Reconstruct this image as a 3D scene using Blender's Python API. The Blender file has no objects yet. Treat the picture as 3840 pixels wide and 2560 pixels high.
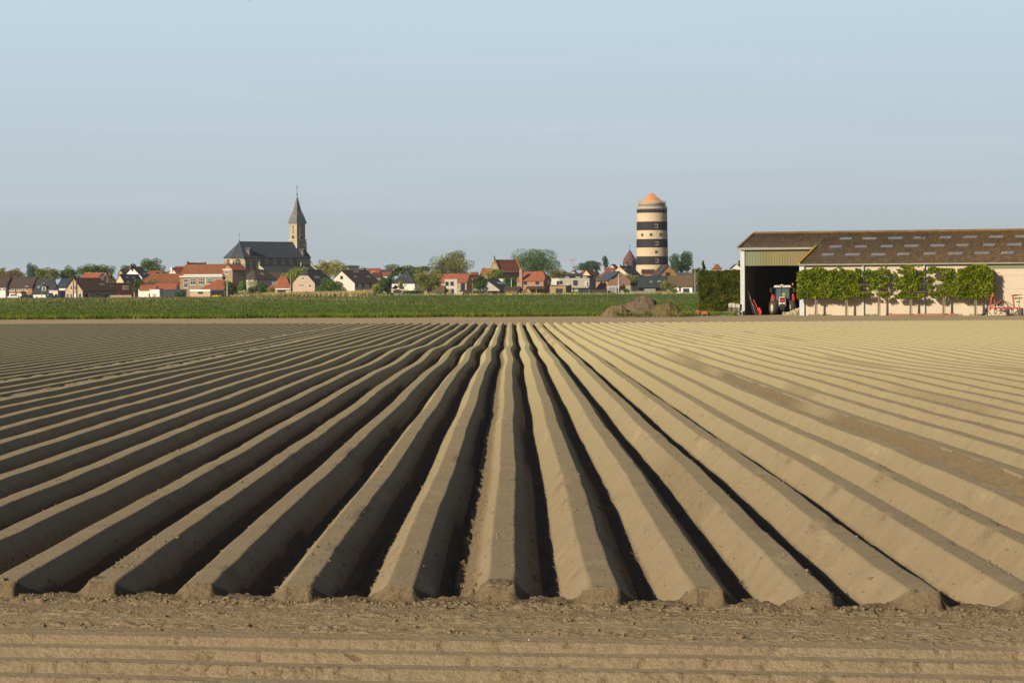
import bpy, bmesh, math, random
import numpy as np
from mathutils import Vector, Matrix

# ---------------------------------------------------------------- camera, sky, sun, exposure
F = 10667.0            # focal length in photo pixels (100 mm on 36 mm)
HZ = 1092.0            # horizon row at the picture centre
ROLL = 0.0057
CZ = 2.35
HAZE = 0.00005
R = math.radians
scene = bpy.context.scene
cam_data = bpy.data.cameras.new('camera')
cam = bpy.data.objects.new('camera', cam_data)
scene.collection.objects.link(cam)
cam_data.sensor_width = 36; cam_data.lens = 100
cam_data.clip_start = 0.1; cam_data.clip_end = 30000
cam.location = (0, 0, CZ)
pitch = math.atan((1280 - HZ) / F)
cam.matrix_world = Matrix.Translation((0, 0, CZ)) @ Matrix.Rotation(R(90) - pitch, 4, 'X') @ Matrix.Rotation(-ROLL, 4, 'Z')
scene.camera = cam
SUN_AZ, SUN_EL = 45.0, 24.0
world = bpy.data.worlds.new('World'); scene.world = world
world.use_nodes = True
wn = world.node_tree.nodes; wl = world.node_tree.links
bg = wn['Background']
sky = wn.new('ShaderNodeTexSky'); sky.sky_type = 'NISHITA'; sky.sun_disc = False
sky.sun_elevation = R(SUN_EL); sky.sun_rotation = R(180 + SUN_AZ)
sky.air_density = 0.7; sky.dust_density = 0.8; sky.ozone_density = 1.5
# faint thin cirrus veil over the clear sky, by view direction
tc = wn.new('ShaderNodeTexCoord'); mp = wn.new('ShaderNodeMapping')
mp.inputs['Scale'].default_value = (3.0, 3.0, 60.0)
nz = wn.new('ShaderNodeTexNoise'); nz.inputs['Scale'].default_value = 2.2; nz.inputs['Detail'].default_value = 5
nr = wn.new('ShaderNodeMapRange'); nr.inputs[1].default_value = 0.45; nr.inputs[2].default_value = 0.75
nr.inputs[3].default_value = 0.0; nr.inputs[4].default_value = 0.22
veil = wn.new('ShaderNodeMixRGB'); veil.inputs[2].default_value = (8.7, 10.2, 11.2, 1)
tint = wn.new('ShaderNodeMixRGB'); tint.blend_type = 'MULTIPLY'; tint.inputs[0].default_value = 1.0
tint.inputs[2].default_value = (1.0, 1.0, 1.0, 1)
wl.new(tc.outputs['Generated'], mp.inputs['Vector']); wl.new(mp.outputs[0], nz.inputs['Vector'])
wl.new(nz.outputs['Fac'], nr.inputs[0]); wl.new(nr.outputs[0], veil.inputs[0])
wl.new(sky.outputs[0], tint.inputs[1])
# pale humid air low in the sky (0 to 8 degrees), the clear Nishita sky above it
SKY = 0.05
sep = wn.new('ShaderNodeSeparateXYZ'); wl.new(tc.outputs['Generated'], sep.inputs[0])
rmp = wn.new('ShaderNodeValToRGB'); sc_ = wn.new('ShaderNodeMapRange'); sc_.inputs[1].default_value = 0.0; sc_.inputs[2].default_value = 0.12
wl.new(sep.outputs['Z'], sc_.inputs[0]); wl.new(sc_.outputs[0], rmp.inputs[0])
el = rmp.color_ramp.elements; el[0].position = 0.0; el[0].color = (.415, .468, .50, 1); el[1].position = 1.0; el[1].color = (.50, .645, .735, 1)
for pos, c in ((.10, (.43, .482, .513)), (.31, (.475, .545, .585)), (.58, (.485, .59, .665)), (.85, (.495, .635, .72))):
    e_ = rmp.color_ramp.elements.new(pos); e_.color = (*c, 1)
mulc = wn.new('ShaderNodeMixRGB'); mulc.blend_type = 'MULTIPLY'; mulc.inputs[0].default_value = 1; mulc.inputs[2].default_value = (.758 / SKY, .758 / SKY, .758 / SKY, 1)
fade = wn.new('ShaderNodeMapRange'); fade.inputs[1].default_value = .108; fade.inputs[2].default_value = .18; fade.inputs[3].default_value = 1; fade.inputs[4].default_value = 0
blend = wn.new('ShaderNodeMixRGB'); wl.new(rmp.outputs[0], mulc.inputs[1]); wl.new(sep.outputs['Z'], fade.inputs[0])
wl.new(fade.outputs[0], blend.inputs[0]); wl.new(tint.outputs[0], blend.inputs[1]); wl.new(mulc.outputs[0], blend.inputs[2])
wl.new(blend.outputs[0], veil.inputs[1])
wl.new(veil.outputs[0], bg.inputs[0])
bg.inputs[1].default_value = SKY
sun_data = bpy.data.lights.new('sun', 'SUN')
sun = bpy.data.objects.new('sun', sun_data); scene.collection.objects.link(sun)
TO_SUN = Vector((-math.sin(R(SUN_AZ)) * math.cos(R(SUN_EL)), -math.cos(R(SUN_AZ)) * math.cos(R(SUN_EL)), math.sin(R(SUN_EL))))
sun.rotation_mode = 'QUATERNION'; sun.rotation_quaternion = (-TO_SUN).to_track_quat('-Z', 'Y')
sun_data.energy = 5.0; sun_data.angle = R(0.5); sun_data.color = (1.0, 0.88, 0.66)
scene.view_settings.view_transform = 'Standard'; scene.view_settings.look = 'None'
scene.view_settings.exposure = 0.5; scene.view_settings.gamma = 1.0

# ---------------------------------------------------------------- helpers
random.seed(7); rng = np.random.default_rng(11)
COL = scene.collection

def G(d):   # height of the land at distance d
    return float(np.interp(d, [0, 236, 262, 1000, 1400, 20000], [0, -.465, -.07, 1.05, 1.2, 1.2]))
def Gv(d):
    return np.interp(d, [0, 236, 262, 1000, 1400, 20000], [0, -.465, -.07, 1.05, 1.2, 1.2])
def WX(px, py, d):
    return (px + ROLL * (1280 - py) - 1920) / F * d
def WZ(px, py, d):
    return CZ - (py + ROLL * (px - 1920) - HZ) / F * d

def tag(o, label=None, cat=None, group=None, kind=None):
    if label: o['label'] = label
    if cat: o['category'] = cat
    if group: o['group'] = group
    if kind: o['kind'] = kind
    return o
def empty(name, loc, rz=0.0):
    o = bpy.data.objects.new(name, None); COL.objects.link(o)
    o.location = loc; o.rotation_euler = (0, 0, rz); o.empty_display_size = 0.2
    return o
def root_matrix(o):
    return Matrix.Translation(o.location) @ Matrix.Rotation(o.rotation_euler.z, 4, 'Z')

_mats = {}
KA = .76    # all surface tones share one scale, balanced with the exposure
def nodes_of(m):
    m.use_nodes = True
    return m.node_tree.nodes, m.node_tree.links, m.node_tree.nodes['Principled BSDF']
def pm(name, c1, c2=None, scale=1.0, rough=0.85, bump=0.0, bscale=None, stretch=(1, 1, 1), spec=0.25, detail=4, metal=0.0):
    """procedural surface: two tones mixed by noise, with optional bump"""
    if name in _mats: return _mats[name]
    m = bpy.data.materials.new(name); n, l, b = nodes_of(m)
    c2 = c2 or tuple(x * 0.75 for x in c1)
    ka = .84 if min(c1) > .6 else KA; c1 = tuple(x * ka for x in c1); c2 = tuple(x * ka for x in c2)
    t = n.new('ShaderNodeTexCoord'); mpn = n.new('ShaderNodeMapping'); mpn.inputs['Scale'].default_value = stretch
    nz = n.new('ShaderNodeTexNoise'); nz.inputs['Scale'].default_value = scale; nz.inputs['Detail'].default_value = detail
    nz.inputs['Roughness'].default_value = 0.65
    rp = n.new('ShaderNodeMapRange'); rp.inputs[1].default_value = 0.33; rp.inputs[2].default_value = 0.67
    mx = n.new('ShaderNodeMixRGB'); mx.inputs[1].default_value = (*c1, 1); mx.inputs[2].default_value = (*c2, 1)
    l.new(t.outputs['Object'], mpn.inputs[0]); l.new(mpn.outputs[0], nz.inputs['Vector'])
    l.new(nz.outputs['Fac'], rp.inputs[0]); l.new(rp.outputs[0], mx.inputs[0]); l.new(mx.outputs[0], b.inputs['Base Color'])
    b.inputs['Roughness'].default_value = rough; b.inputs['Specular IOR Level'].default_value = spec
    b.inputs['Metallic'].default_value = metal
    if bump:
        nb = n.new('ShaderNodeTexNoise'); nb.inputs['Scale'].default_value = bscale or scale * 4; nb.inputs['Detail'].default_value = 3
        bp = n.new('ShaderNodeBump'); bp.inputs['Strength'].default_value = bump; bp.inputs['Distance'].default_value = 0.05
        l.new(mpn.outputs[0], nb.inputs['Vector']); l.new(nb.outputs['Fac'], bp.inputs['Height']); l.new(bp.outputs[0], b.inputs['Normal'])
    _mats[name] = m
    return m
def tiles(name, c1, c2, c3=None):
    """tiled roof: fine courses, weathered patches"""
    if name in _mats: return _mats[name]
    c1 = tuple(x * KA for x in c1); c2 = tuple(x * KA for x in c2)
    m = bpy.data.materials.new(name); n, l, b = nodes_of(m)
    t = n.new('ShaderNodeTexCoord')
    nz = n.new('ShaderNodeTexNoise'); nz.inputs['Scale'].default_value = 0.55; nz.inputs['Detail'].default_value = 6; nz.inputs['Roughness'].default_value = .7
    n2 = n.new('ShaderNodeTexNoise'); n2.inputs['Scale'].default_value = 5.5; n2.inputs['Detail'].default_value = 2
    r1 = n.new('ShaderNodeMapRange'); r1.inputs[1].default_value = 0.4; r1.inputs[2].default_value = 0.66
    r2 = n.new('ShaderNodeMapRange'); r2.inputs[1].default_value = 0.3; r2.inputs[2].default_value = 0.7; r2.inputs[3].default_value = .72; r2.inputs[4].default_value = 1.25
    mx = n.new('ShaderNodeMixRGB'); mx.inputs[1].default_value = (*c1, 1); mx.inputs[2].default_value = (*c2, 1)
    mu = n.new('ShaderNodeMixRGB'); mu.blend_type = 'MULTIPLY'; mu.inputs[0].default_value = 1
    wv = n.new('ShaderNodeTexWave'); wv.bands_direction = 'Z'; wv.inputs['Scale'].default_value = 1.6; wv.inputs['Distortion'].default_value = .4
    bp = n.new('ShaderNodeBump'); bp.inputs['Strength'].default_value = .6; bp.inputs['Distance'].default_value = .05
    for s in (nz, n2, wv): l.new(t.outputs['Object'], s.inputs['Vector'])
    l.new(nz.outputs['Fac'], r1.inputs[0]); l.new(r1.outputs[0], mx.inputs[0])
    l.new(n2.outputs['Fac'], r2.inputs[0]); l.new(mx.outputs[0], mu.inputs[1]); l.new(r2.outputs[0], mu.inputs[2])
    l.new(mu.outputs[0], b.inputs['Base Color']); l.new(wv.outputs['Fac'], bp.inputs['Height']); l.new(bp.outputs[0], b.inputs['Normal'])
    b.inputs['Roughness'].default_value = .8; b.inputs['Specular IOR Level'].default_value = .25
    _mats[name] = m
    return m
def leafmat(name, c1, c2, c3=None, sc=0.35):
    """foliage: each leaf clump its own tone, patches of two hues, a little light through the leaf"""
    if name in _mats: return _mats[name]
    m = bpy.data.materials.new(name); m.use_nodes = True; n = m.node_tree.nodes; l = m.node_tree.links
    n.clear(); out = n.new('ShaderNodeOutputMaterial')
    g = n.new('ShaderNodeNewGeometry'); t = n.new('ShaderNodeTexCoord')
    nz = n.new('ShaderNodeTexNoise'); nz.inputs['Scale'].default_value = sc; nz.inputs['Detail'].default_value = 3
    r1 = n.new('ShaderNodeMapRange'); r1.inputs[1].default_value = .38; r1.inputs[2].default_value = .62
    mx = n.new('ShaderNodeMixRGB'); mx.inputs[1].default_value = (*c1, 1); mx.inputs[2].default_value = (*c2, 1)
    r2 = n.new('ShaderNodeMapRange'); r2.inputs[3].default_value = .55; r2.inputs[4].default_value = 1.5
    mu = n.new('ShaderNodeMixRGB'); mu.blend_type = 'MULTIPLY'; mu.inputs[0].default_value = 1
    df = n.new('ShaderNodeBsdfDiffuse'); tr = n.new('ShaderNodeBsdfTranslucent'); ms = n.new('ShaderNodeMixShader'); ms.inputs[0].default_value = .22
    l.new(t.outputs['Object'], nz.inputs['Vector']); l.new(nz.outputs['Fac'], r1.inputs[0]); l.new(r1.outputs[0], mx.inputs[0])
    l.new(g.outputs['Random Per Island'], r2.inputs[0]); l.new(mx.outputs[0], mu.inputs[1]); l.new(r2.outputs[0], mu.inputs[2])
    l.new(mu.outputs[0], df.inputs[0]); l.new(mu.outputs[0], tr.inputs[0]); l.new(df.outputs[0], ms.inputs[1]); l.new(tr.outputs[0], ms.inputs[2])
    l.new(ms.outputs[0], out.inputs[0])
    _mats[name] = m
    return m

class MB:
    """collects boxes, prisms, tubes; build() links them as ONE mesh object"""
    def __init__(s): s.v = []; s.f = []; s.m = []; s.cm = 0
    def add(s, vs, fs):
        k = len(s.v); s.v += [tuple(q) for q in vs]; s.f += [tuple(k + i for i in q) for q in fs]; s.m += [s.cm] * len(fs)
        return s
    def box(s, x0, x1, y0, y1, z0, z1):
        return s.add([(x0, y0, z0), (x1, y0, z0), (x1, y1, z0), (x0, y1, z0), (x0, y0, z1), (x1, y0, z1), (x1, y1, z1), (x0, y1, z1)],
                     [(0, 3, 2, 1), (4, 5, 6, 7), (0, 1, 5, 4), (1, 2, 6, 5), (2, 3, 7, 6), (3, 0, 4, 7)])
    def slab(s, top, t):   # polygon extruded straight down by t
        n = len(top); vs = list(top) + [(x, y, z - t) for x, y, z in top]
        return s.add(vs, [tuple(range(n)), tuple(range(2 * n - 1, n - 1, -1))] + [(i, i + n, (i + 1) % n + n, (i + 1) % n) for i in range(n)])
    def ext(s, poly, vec):  # polygon extruded by a vector
        n = len(poly); vs = list(poly) + [(x + vec[0], y + vec[1], z + vec[2]) for x, y, z in poly]
        return s.add(vs, [tuple(range(n)), tuple(range(2 * n - 1, n - 1, -1))] + [(i, i + n, (i + 1) % n + n, (i + 1) % n) for i in range(n)])
    def tube(s, a, b, r0, r1=None, n=8):
        r1 = r0 if r1 is None else r1
        a = Vector(a); b = Vector(b); ax = (b - a).normalized()
        u = ax.orthogonal().normalized(); w = ax.cross(u)
        vs = []
        for P, r in ((a, r0), (b, r1)):
            for i in range(n):
                q = 2 * math.pi * i / n; vs.append(P + (u * math.cos(q) + w * math.sin(q)) * r)
        return s.add(vs, [(i, (i + 1) % n, n + (i + 1) % n, n + i) for i in range(n)] + [tuple(range(n - 1, -1, -1)), tuple(range(n, 2 * n))])
    def lathe(s, prof, n=32, cx=0, cy=0, ph=0.0, mats=None):   # profile [(r,z)...] about z
        k = len(s.v)
        for r, z in prof:
            for i in range(n):
                q = 2 * math.pi * i / n + ph; s.v.append((cx + r * math.cos(q), cy + r * math.sin(q), z))
        for j in range(len(prof) - 1):
            for i in range(n):
                s.f.append((k + j * n + i, k + j * n + (i + 1) % n, k + (j + 1) * n + (i + 1) % n, k + (j + 1) * n + i))
                s.m.append(mats[j] if mats else s.cm)
        return s
    def build(s, name, mats, parent=None, smooth=False, mb=None, fix=True, bevel=0):
        me = bpy.data.meshes.new(name); me.from_pydata(s.v, [], s.f)
        if not isinstance(mats, (list, tuple)): mats = [mats]
        for q in mats: me.materials.append(q)
        if len(mats) > 1: me.polygons.foreach_set('material_index', s.m)
        if fix:
            b = bmesh.new(); b.from_mesh(me); bmesh.ops.recalc_face_normals(b, faces=b.faces); b.to_mesh(me); b.free()
        if smooth: me.polygons.foreach_set('use_smooth', [True] * len(me.polygons))
        o = bpy.data.objects.new(name, me); COL.objects.link(o)
        if parent is not None: o.parent = parent
        if mb is not None: o.matrix_basis = mb
        if bevel:
            md = o.modifiers.new('bevel', 'BEVEL'); md.width = bevel; md.segments = 2; md.limit_method = 'ANGLE'
        return o
def np_mesh(name, verts, faces, mat, parent=None, smooth=False, attrs=None):
    """fast mesh from numpy arrays; faces (n,k)"""
    me = bpy.data.meshes.new(name); nv = len(verts); nf, k = faces.shape
    me.vertices.add(nv); me.vertices.foreach_set('co', np.ascontiguousarray(verts, dtype=np.float32).ravel())
    me.loops.add(nf * k); me.loops.foreach_set('vertex_index', np.ascontiguousarray(faces, dtype=np.int32).ravel())
    me.polygons.add(nf); me.polygons.foreach_set('loop_start', np.arange(0, nf * k, k, dtype=np.int32))
    try: me.polygons.foreach_set('loop_total', np.full(nf, k, dtype=np.int32))
    except Exception: pass
    me.materials.append(mat)
    if smooth: me.polygons.foreach_set('use_smooth', np.ones(nf, dtype=bool))
    if attrs:
        for an, av in attrs.items():
            a = me.attributes.new(an, 'FLOAT', 'POINT'); a.data.foreach_set('value', np.ascontiguousarray(av, dtype=np.float32).ravel())
    me.update(calc_edges=True)
    o = bpy.data.objects.new(name, me); COL.objects.link(o)
    if parent is not None: o.parent = parent
    return o
def gridfaces(nr, nc):
    i = np.arange(nr - 1)[:, None] * nc + np.arange(nc - 1)[None, :]
    return np.stack([i, i + 1, i + nc + 1, i + nc], -1).reshape(-1, 4)
def _h(ix, iy, seed):
    h = (ix.astype(np.int64) * 374761393 + iy.astype(np.int64) * 668265263 + seed * 2246822519) & 0xffffffff
    h = ((h ^ (h >> 13)) * 1274126177) & 0xffffffff
    return ((h ^ (h >> 16)) & 0xffff) / 32767.5 - 1.0
def vnoise(x, y, seed=0):
    x, y = np.broadcast_arrays(np.asarray(x, float), np.asarray(y, float))
    ix = np.floor(x); iy = np.floor(y); fx = x - ix; fy = y - iy
    fx = fx * fx * (3 - 2 * fx); fy = fy * fy * (3 - 2 * fy)
    a = _h(ix, iy, seed); b = _h(ix + 1, iy, seed); c = _h(ix, iy + 1, seed); e = _h(ix + 1, iy + 1, seed)
    return (a * (1 - fx) + b * fx) * (1 - fy) + (c * (1 - fx) + e * fx) * fy
def fbm(x, y, seed=0, oct=4, g=.5):
    r = 0; a = 1
    for k in range(oct): r = r + a * vnoise(x * 2 ** k, y * 2 ** k, seed + k * 17); a *= g
    return r
def smooth01(t): t = np.clip(t, 0, 1); return t * t * (3 - 2 * t)

# ---------------------------------------------------------------- soil material
def soilmat(name, c_smooth, c_rough, c_pale, far=(0.375, 0.315, 0.175)):
    m = bpy.data.materials.new(name); n, l, b = nodes_of(m)
    t = n.new('ShaderNodeTexCoord'); at = n.new('ShaderNodeAttribute'); at.attribute_name = 'rough'
    def noise(sc, det, st=None):
        q = n.new('ShaderNodeTexNoise'); q.inputs['Scale'].default_value = sc; q.inputs['Detail'].default_value = det; q.inputs['Roughness'].default_value = .65
        if st:
            mq = n.new('ShaderNodeMapping'); mq.inputs['Scale'].default_value = st; l.new(t.outputs['Object'], mq.inputs[0]); l.new(mq.outputs[0], q.inputs['Vector'])
        else: l.new(t.outputs['Object'], q.inputs['Vector'])
        return q
    def mr(src, a, bb, c, d):
        q = n.new('ShaderNodeMapRange'); q.inputs[1].default_value = a; q.inputs[2].default_value = bb; q.inputs[3].default_value = c; q.inputs[4].default_value = d
        l.new(src, q.inputs[0]); return q.outputs[0]
    def mix(f, a, bb, mode='MIX'):
        q = n.new('ShaderNodeMixRGB'); q.blend_type = mode
        for i, s in ((0, f), (1, a), (2, bb)):
            if isinstance(s, (int, float)): q.inputs[i].default_value = s
            elif isinstance(s, tuple): q.inputs[i].default_value = (*s, 1)
            else: l.new(s, q.inputs[i])
        return q.outputs[0]
    pale = noise(0.9, 5, (1.4, .35, 1.4)); base = noise(2.2, 5); fine = noise(60, 3)
    # paler, yellower soil towards the far end: partly drier, partly sunlight painted in
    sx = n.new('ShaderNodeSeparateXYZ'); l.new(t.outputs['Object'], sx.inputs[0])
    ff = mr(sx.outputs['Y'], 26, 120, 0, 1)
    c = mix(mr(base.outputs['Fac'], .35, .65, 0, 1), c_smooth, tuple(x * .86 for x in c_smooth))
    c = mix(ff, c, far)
    c = mix(mr(pale.outputs['Fac'], .60, .72, 0, .7), c, c_pale)
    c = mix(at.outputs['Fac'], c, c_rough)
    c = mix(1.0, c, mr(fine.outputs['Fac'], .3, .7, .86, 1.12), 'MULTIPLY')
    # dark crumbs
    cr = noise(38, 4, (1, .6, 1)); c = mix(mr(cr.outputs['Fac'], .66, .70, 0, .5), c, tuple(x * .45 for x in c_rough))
    c = mix(mr(at.outputs['Fac'], .90, .99, 0, .85), c, (.062, .046, .032))  # darkest soil tone: paints deeper shade into furrows and right flanks, browns ridge ends
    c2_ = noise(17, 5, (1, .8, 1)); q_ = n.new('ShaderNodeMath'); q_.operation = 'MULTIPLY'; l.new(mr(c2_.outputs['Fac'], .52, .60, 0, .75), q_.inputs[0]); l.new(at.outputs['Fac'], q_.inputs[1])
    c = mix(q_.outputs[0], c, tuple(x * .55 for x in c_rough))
    fc = noise(5, 3, (1, .25, 2.2)); c = mix(mr(fc.outputs['Fac'], .60, .66, 0, .28), c, tuple(x * .6 for x in c_smooth))
    l.new(c, b.inputs['Base Color']); b.inputs['Roughness'].default_value = .95; b.inputs['Specular IOR Level'].default_value = .1
    # scratches left by the ridging plough along the ridge, cracks across it, crumb
    g1 = noise(24, 5, (1, .35, 1)); g2 = noise(34, 4)
    h = n.new('ShaderNodeMath'); h.operation = 'ADD'; l.new(g1.outputs['Fac'], h.inputs[0])
    h2 = n.new('ShaderNodeMath'); h2.operation = 'MULTIPLY'; l.new(g2.outputs['Fac'], h2.inputs[0]); l.new(mr(at.outputs['Fac'], 0, 1, .8, 4.5), h2.inputs[1]); l.new(h2.outputs[0], h.inputs[1])
    bp = n.new('ShaderNodeBump'); bp.inputs['Strength'].default_value = .55; bp.inputs['Distance'].default_value = .014
    l.new(h.outputs[0], bp.inputs['Height']); l.new(bp.outputs[0], b.inputs['Normal'])
    return m
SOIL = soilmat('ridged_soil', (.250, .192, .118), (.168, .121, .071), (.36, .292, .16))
TRACKSOIL = pm('track_soil', (.46, .36, .22), (.36, .275, .165), scale=.5, rough=.95, bump=.5, bscale=6, stretch=(.35, 1.6, 1), detail=8, spec=.1)

# ---------------------------------------------------------------- ridged field
S = .75; X0 = -.09
def lat(x, d):     # the planter's wander, shared by neighbouring ridges
    w = smooth01((d - 21) / 20)
    return w * (1 - .55 * smooth01((d - 80) / 90)) * (.10 * vnoise(d / 19 + 3.1, x / 14, 5) + .025 * vnoise(d / 8, x / 7, 6)) + .007 * vnoise(d / 1.6, x / .75, 8) * np.clip(1 - (d - 30) / 60, 0, 1)
def undu(x, d):    # soft rise and fall of the land
    return .10 * vnoise(d / 20 + .4, x / 18, 21) * smooth01((d - 22) / 14) * (1 - .72 * smooth01((d - 80) / 70)) + .018 * vnoise(d / 9, x / 9, 22) * smooth01((d - 22) / 10) * (1 - smooth01((d - 60) / 60))
RH = .24
UP = np.array([-.5, -.425, -.395, -.34, -.24, -.150, -.136, -.124, 0, .124, .136, .150, .24, .34, .395, .425, .5])
ZP = np.array([0, .0, .018, .072, .155, .227, .236, .2395, .24, .2395, .236, .227, .155, .072, .018, 0, 0])
EDGE = lambda x: 20.95 - .19 * x
def ridge_z(x, d):
    t = (x - lat(x, d) - X0) / S; i = np.round(t); u = t - i
    z = np.interp(u, UP, ZP)
    hvar = 1 + (.05 * vnoise(i * 3.7, d / 5, 31) + .035 * vnoise(i * 1.3, d / 1.3, 32)) * np.clip(1 - (d - 40) / 80, .15, 1)
    z = z * hvar
    rough = np.zeros_like(z)
    # furrow bottoms are loose crumbs, their colour darkened to deepen the shade
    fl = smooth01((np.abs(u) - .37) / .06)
    # loose lower half of the right flank, coloured darker to deepen its shade
    flank_shade = smooth01((u - .27 - .05 * vnoise(x * 3 + i, d / 1.7, 44)) / .05)
    rough0 = flank_shade * (1 - .6 * smooth01(vnoise(i * 2.3, d / 11, 45) * 1.5))
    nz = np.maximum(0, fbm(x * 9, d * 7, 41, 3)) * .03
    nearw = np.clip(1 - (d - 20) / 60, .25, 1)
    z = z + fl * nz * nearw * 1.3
    rough = np.maximum(rough0, fl * 1.0); z = z + flank_shade * (1 - fl) * nz * nearw * .5
    # wheel-track furrows filled with clods (left) and crumbled flank (right, and left foot of the middle ridge)
    for idx in (-18, -15):
        k = ((i == idx) & (u > 0)) | ((i == idx + 1) & (u < 0))
        fill = .185 + .035 * fbm(x * 5, d * 3, 51, 3)
        ft = smooth01((d - 25) / 20)
        z = np.where(k, np.maximum(z, fill * ft), z); rough = np.where(k & (z <= fill + .012) & (ft > .3), .22, rough)
    k = (i == 8) & (u < -.15) & (d < 125)
    z = np.where(k, z + .02 * fbm(x * 10, d * 5, 61, 3) * nearw, z); rough = np.where(k, .82 * smooth01(.85 + .8 * vnoise(d / 9, i, 3)) * smooth01((120 - d) / 45), rough)
    k = (i == 0) & (u < -.27)
    z = np.where(k, z + .022 + .02 * fbm(x * 11, d * 9, 62, 3), z); rough = np.where(k, .9, rough)
    for idx, a in ((9, 2), (12, 5), (15, 1), (-6, 4), (3, 7), (19, 3)):
        k = (i == idx) & (u < -.14); q = smooth01(vnoise(d / 8 + a, idx * 1.7, 71) * 2)
        rough = np.where(k, np.maximum(rough, .33 * q), rough)
    # small breaks on the edges of the crest
    br = smooth01((vnoise(i * 5.1 + u * 3, d / .8, 81) - .62) * 4) * smooth01((np.abs(u) - .1) / .05) * smooth01((.3 - np.abs(u)) / .1) * np.clip(1 - (d - 35) / 45, 0, 1)
    z = z - br * .02; rough = np.maximum(rough, br * .5)
    return z, rough
def field_z(x, d): 
    z, r = ridge_z(x, d)
    end = 236 + np.where(x < -8, (-x - 8) * .5, 0)
    z = z * smooth01((end - d) / .9 + 1)
    return z + undu(x, d) - .00197 * d, r
ds = [19.5]
while ds[-1] < 262: ds.append(ds[-1] * 1.0042 + .02)
ds = np.array(ds)
V = []; FA = []; RO = []; off = 0
uu = np.array([-.5, -.46, -.425, -.395, -.37, -.34, -.24, -.17, -.150, -.136, -.124, -.105, 0, .105, .124, .136, .150, .17, .24, .34, .37, .395, .425, .46, .5])
for i in range(-104, 112):
    xi = X0 + S * i
    endd = 237.2 + max(0, (-xi - 8) * .5)
    start = max(EDGE(xi) + (.42 if abs(xi) < 6 else 0), (abs(xi) - 5) / .2)
    dd = ds[(ds >= start) & (ds <= endd)]
    if len(dd) < 3: continue
    dd = np.concatenate([[start], dd])
    D = np.repeat(dd[:, None], len(uu), 1)
    X = xi + uu[None, :] * S + np.zeros_like(D); X = X + lat(X, D)
    Z, r = field_z(X, D)
    V.append(np.stack([X, D, Z - .003], -1).reshape(-1, 3)); RO.append(r.ravel())
    FA.append(gridfaces(len(dd), len(uu)) + off); off += X.size
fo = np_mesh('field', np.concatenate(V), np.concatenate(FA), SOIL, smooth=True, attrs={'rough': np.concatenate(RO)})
tag(fo, 'ridged sandy field with long parallel soil ridges running to the village', kind='structure')

# near headland: broken ridge ends, a bank of clods, rolled strip, cross ridges
SL = .19
xs = np.arange(-6.2, 6.2, .015); qs = np.arange(14.0, 21.75, .012)
Q, X = np.meshgrid(qs, xs, indexing='ij'); D = Q - SL * X
HL = Q                       # distance measured across the headland
zr, rr = ridge_z(X, D)
clod = fbm(X * 16, D * 16, 101, 3); clod2 = fbm(X * 6, D * 6, 111, 3); fine = np.maximum(0, vnoise(X * 38, D * 38, 131))
ii = np.round((X - X0) / S)
e = HL - 20.95 + .05 * fbm(X * 2.2, D * .7, 121, 3) + .17 * vnoise(ii * 3.3, 0 * X, 122)
hl = zr / RH
w = smooth01((e + .42 * hl) / (.30 - .12 * hl + .06 * vnoise(ii * 1.9, 0 * X + 5, 123)))
LV = .11
z = LV * (1 - w) + zr * w
rr = np.maximum(rr * w, (1 - smooth01((w - .80) / .18)) * (.85 + .08 * (e > -.42)))
cw = (1 - smooth01((w - .86) / .12)) * smooth01((e + .72) / .2)
z = z + cw * (np.maximum(-.2, clod) * .014 + np.maximum(0, clod2) * .016 + fine * .008 + .014 * smooth01((e + .6) / .3))
xr = X - (X0 + S * ii); am = np.maximum(0, _h(ii, ii * 0 + 3, 77)) * .085; om = _h(ii, ii * 0 + 5, 78) * .16
mound = am * np.exp(-((xr - om) / (.13 + .05 * _h(ii, ii * 0, 79))) ** 2 - ((e + .02) / .17) ** 2)
mk = smooth01((mound - .008) / .015); z = np.maximum(z, LV * .9 + mound * 2.0 * (z > LV * .6)) * (mk > 0) + z * (mk <= 0)
z = z + mk * (np.maximum(-.2, clod) * .012 + fine * .008); rr = np.maximum(rr, mk * .925)
# rolled strip
st = smooth01((-e - .45) / .15) * smooth01((HL - 18.42) / .08)
HLw = HL + .010 * vnoise(X * 1.3, D, 141)
lines = 1 - np.exp(-(np.sin(HLw * math.pi / .135) / .32) ** 2)
track = np.exp(-((HL - 19.75 - .05 * vnoise(X * .7, 0 * D, 142)) / .16) ** 2) + np.exp(-((HL - 18.95 - .06 * vnoise(X * .5, 0 * D + 3, 143)) / .14) ** 2)
brk = smooth01((vnoise(X * 3.0, HL * 7, 151) + .45 + .8 * track) * 1.2)
z = z + st * (-.030 * (1 - lines) * (.35 + .65 * brk) + brk * np.maximum(-.1, clod) * .009 + track * np.maximum(0, clod2 + .1) * .020 + fine * .004)
rr = np.maximum(rr * (1 - st), st * np.clip(.22 + .35 * smooth01((HL - 19.6) / .7) + .95 * (1 - lines) * (.3 + .7 * brk) + .45 * track * (clod > .05), 0, .85))
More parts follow.
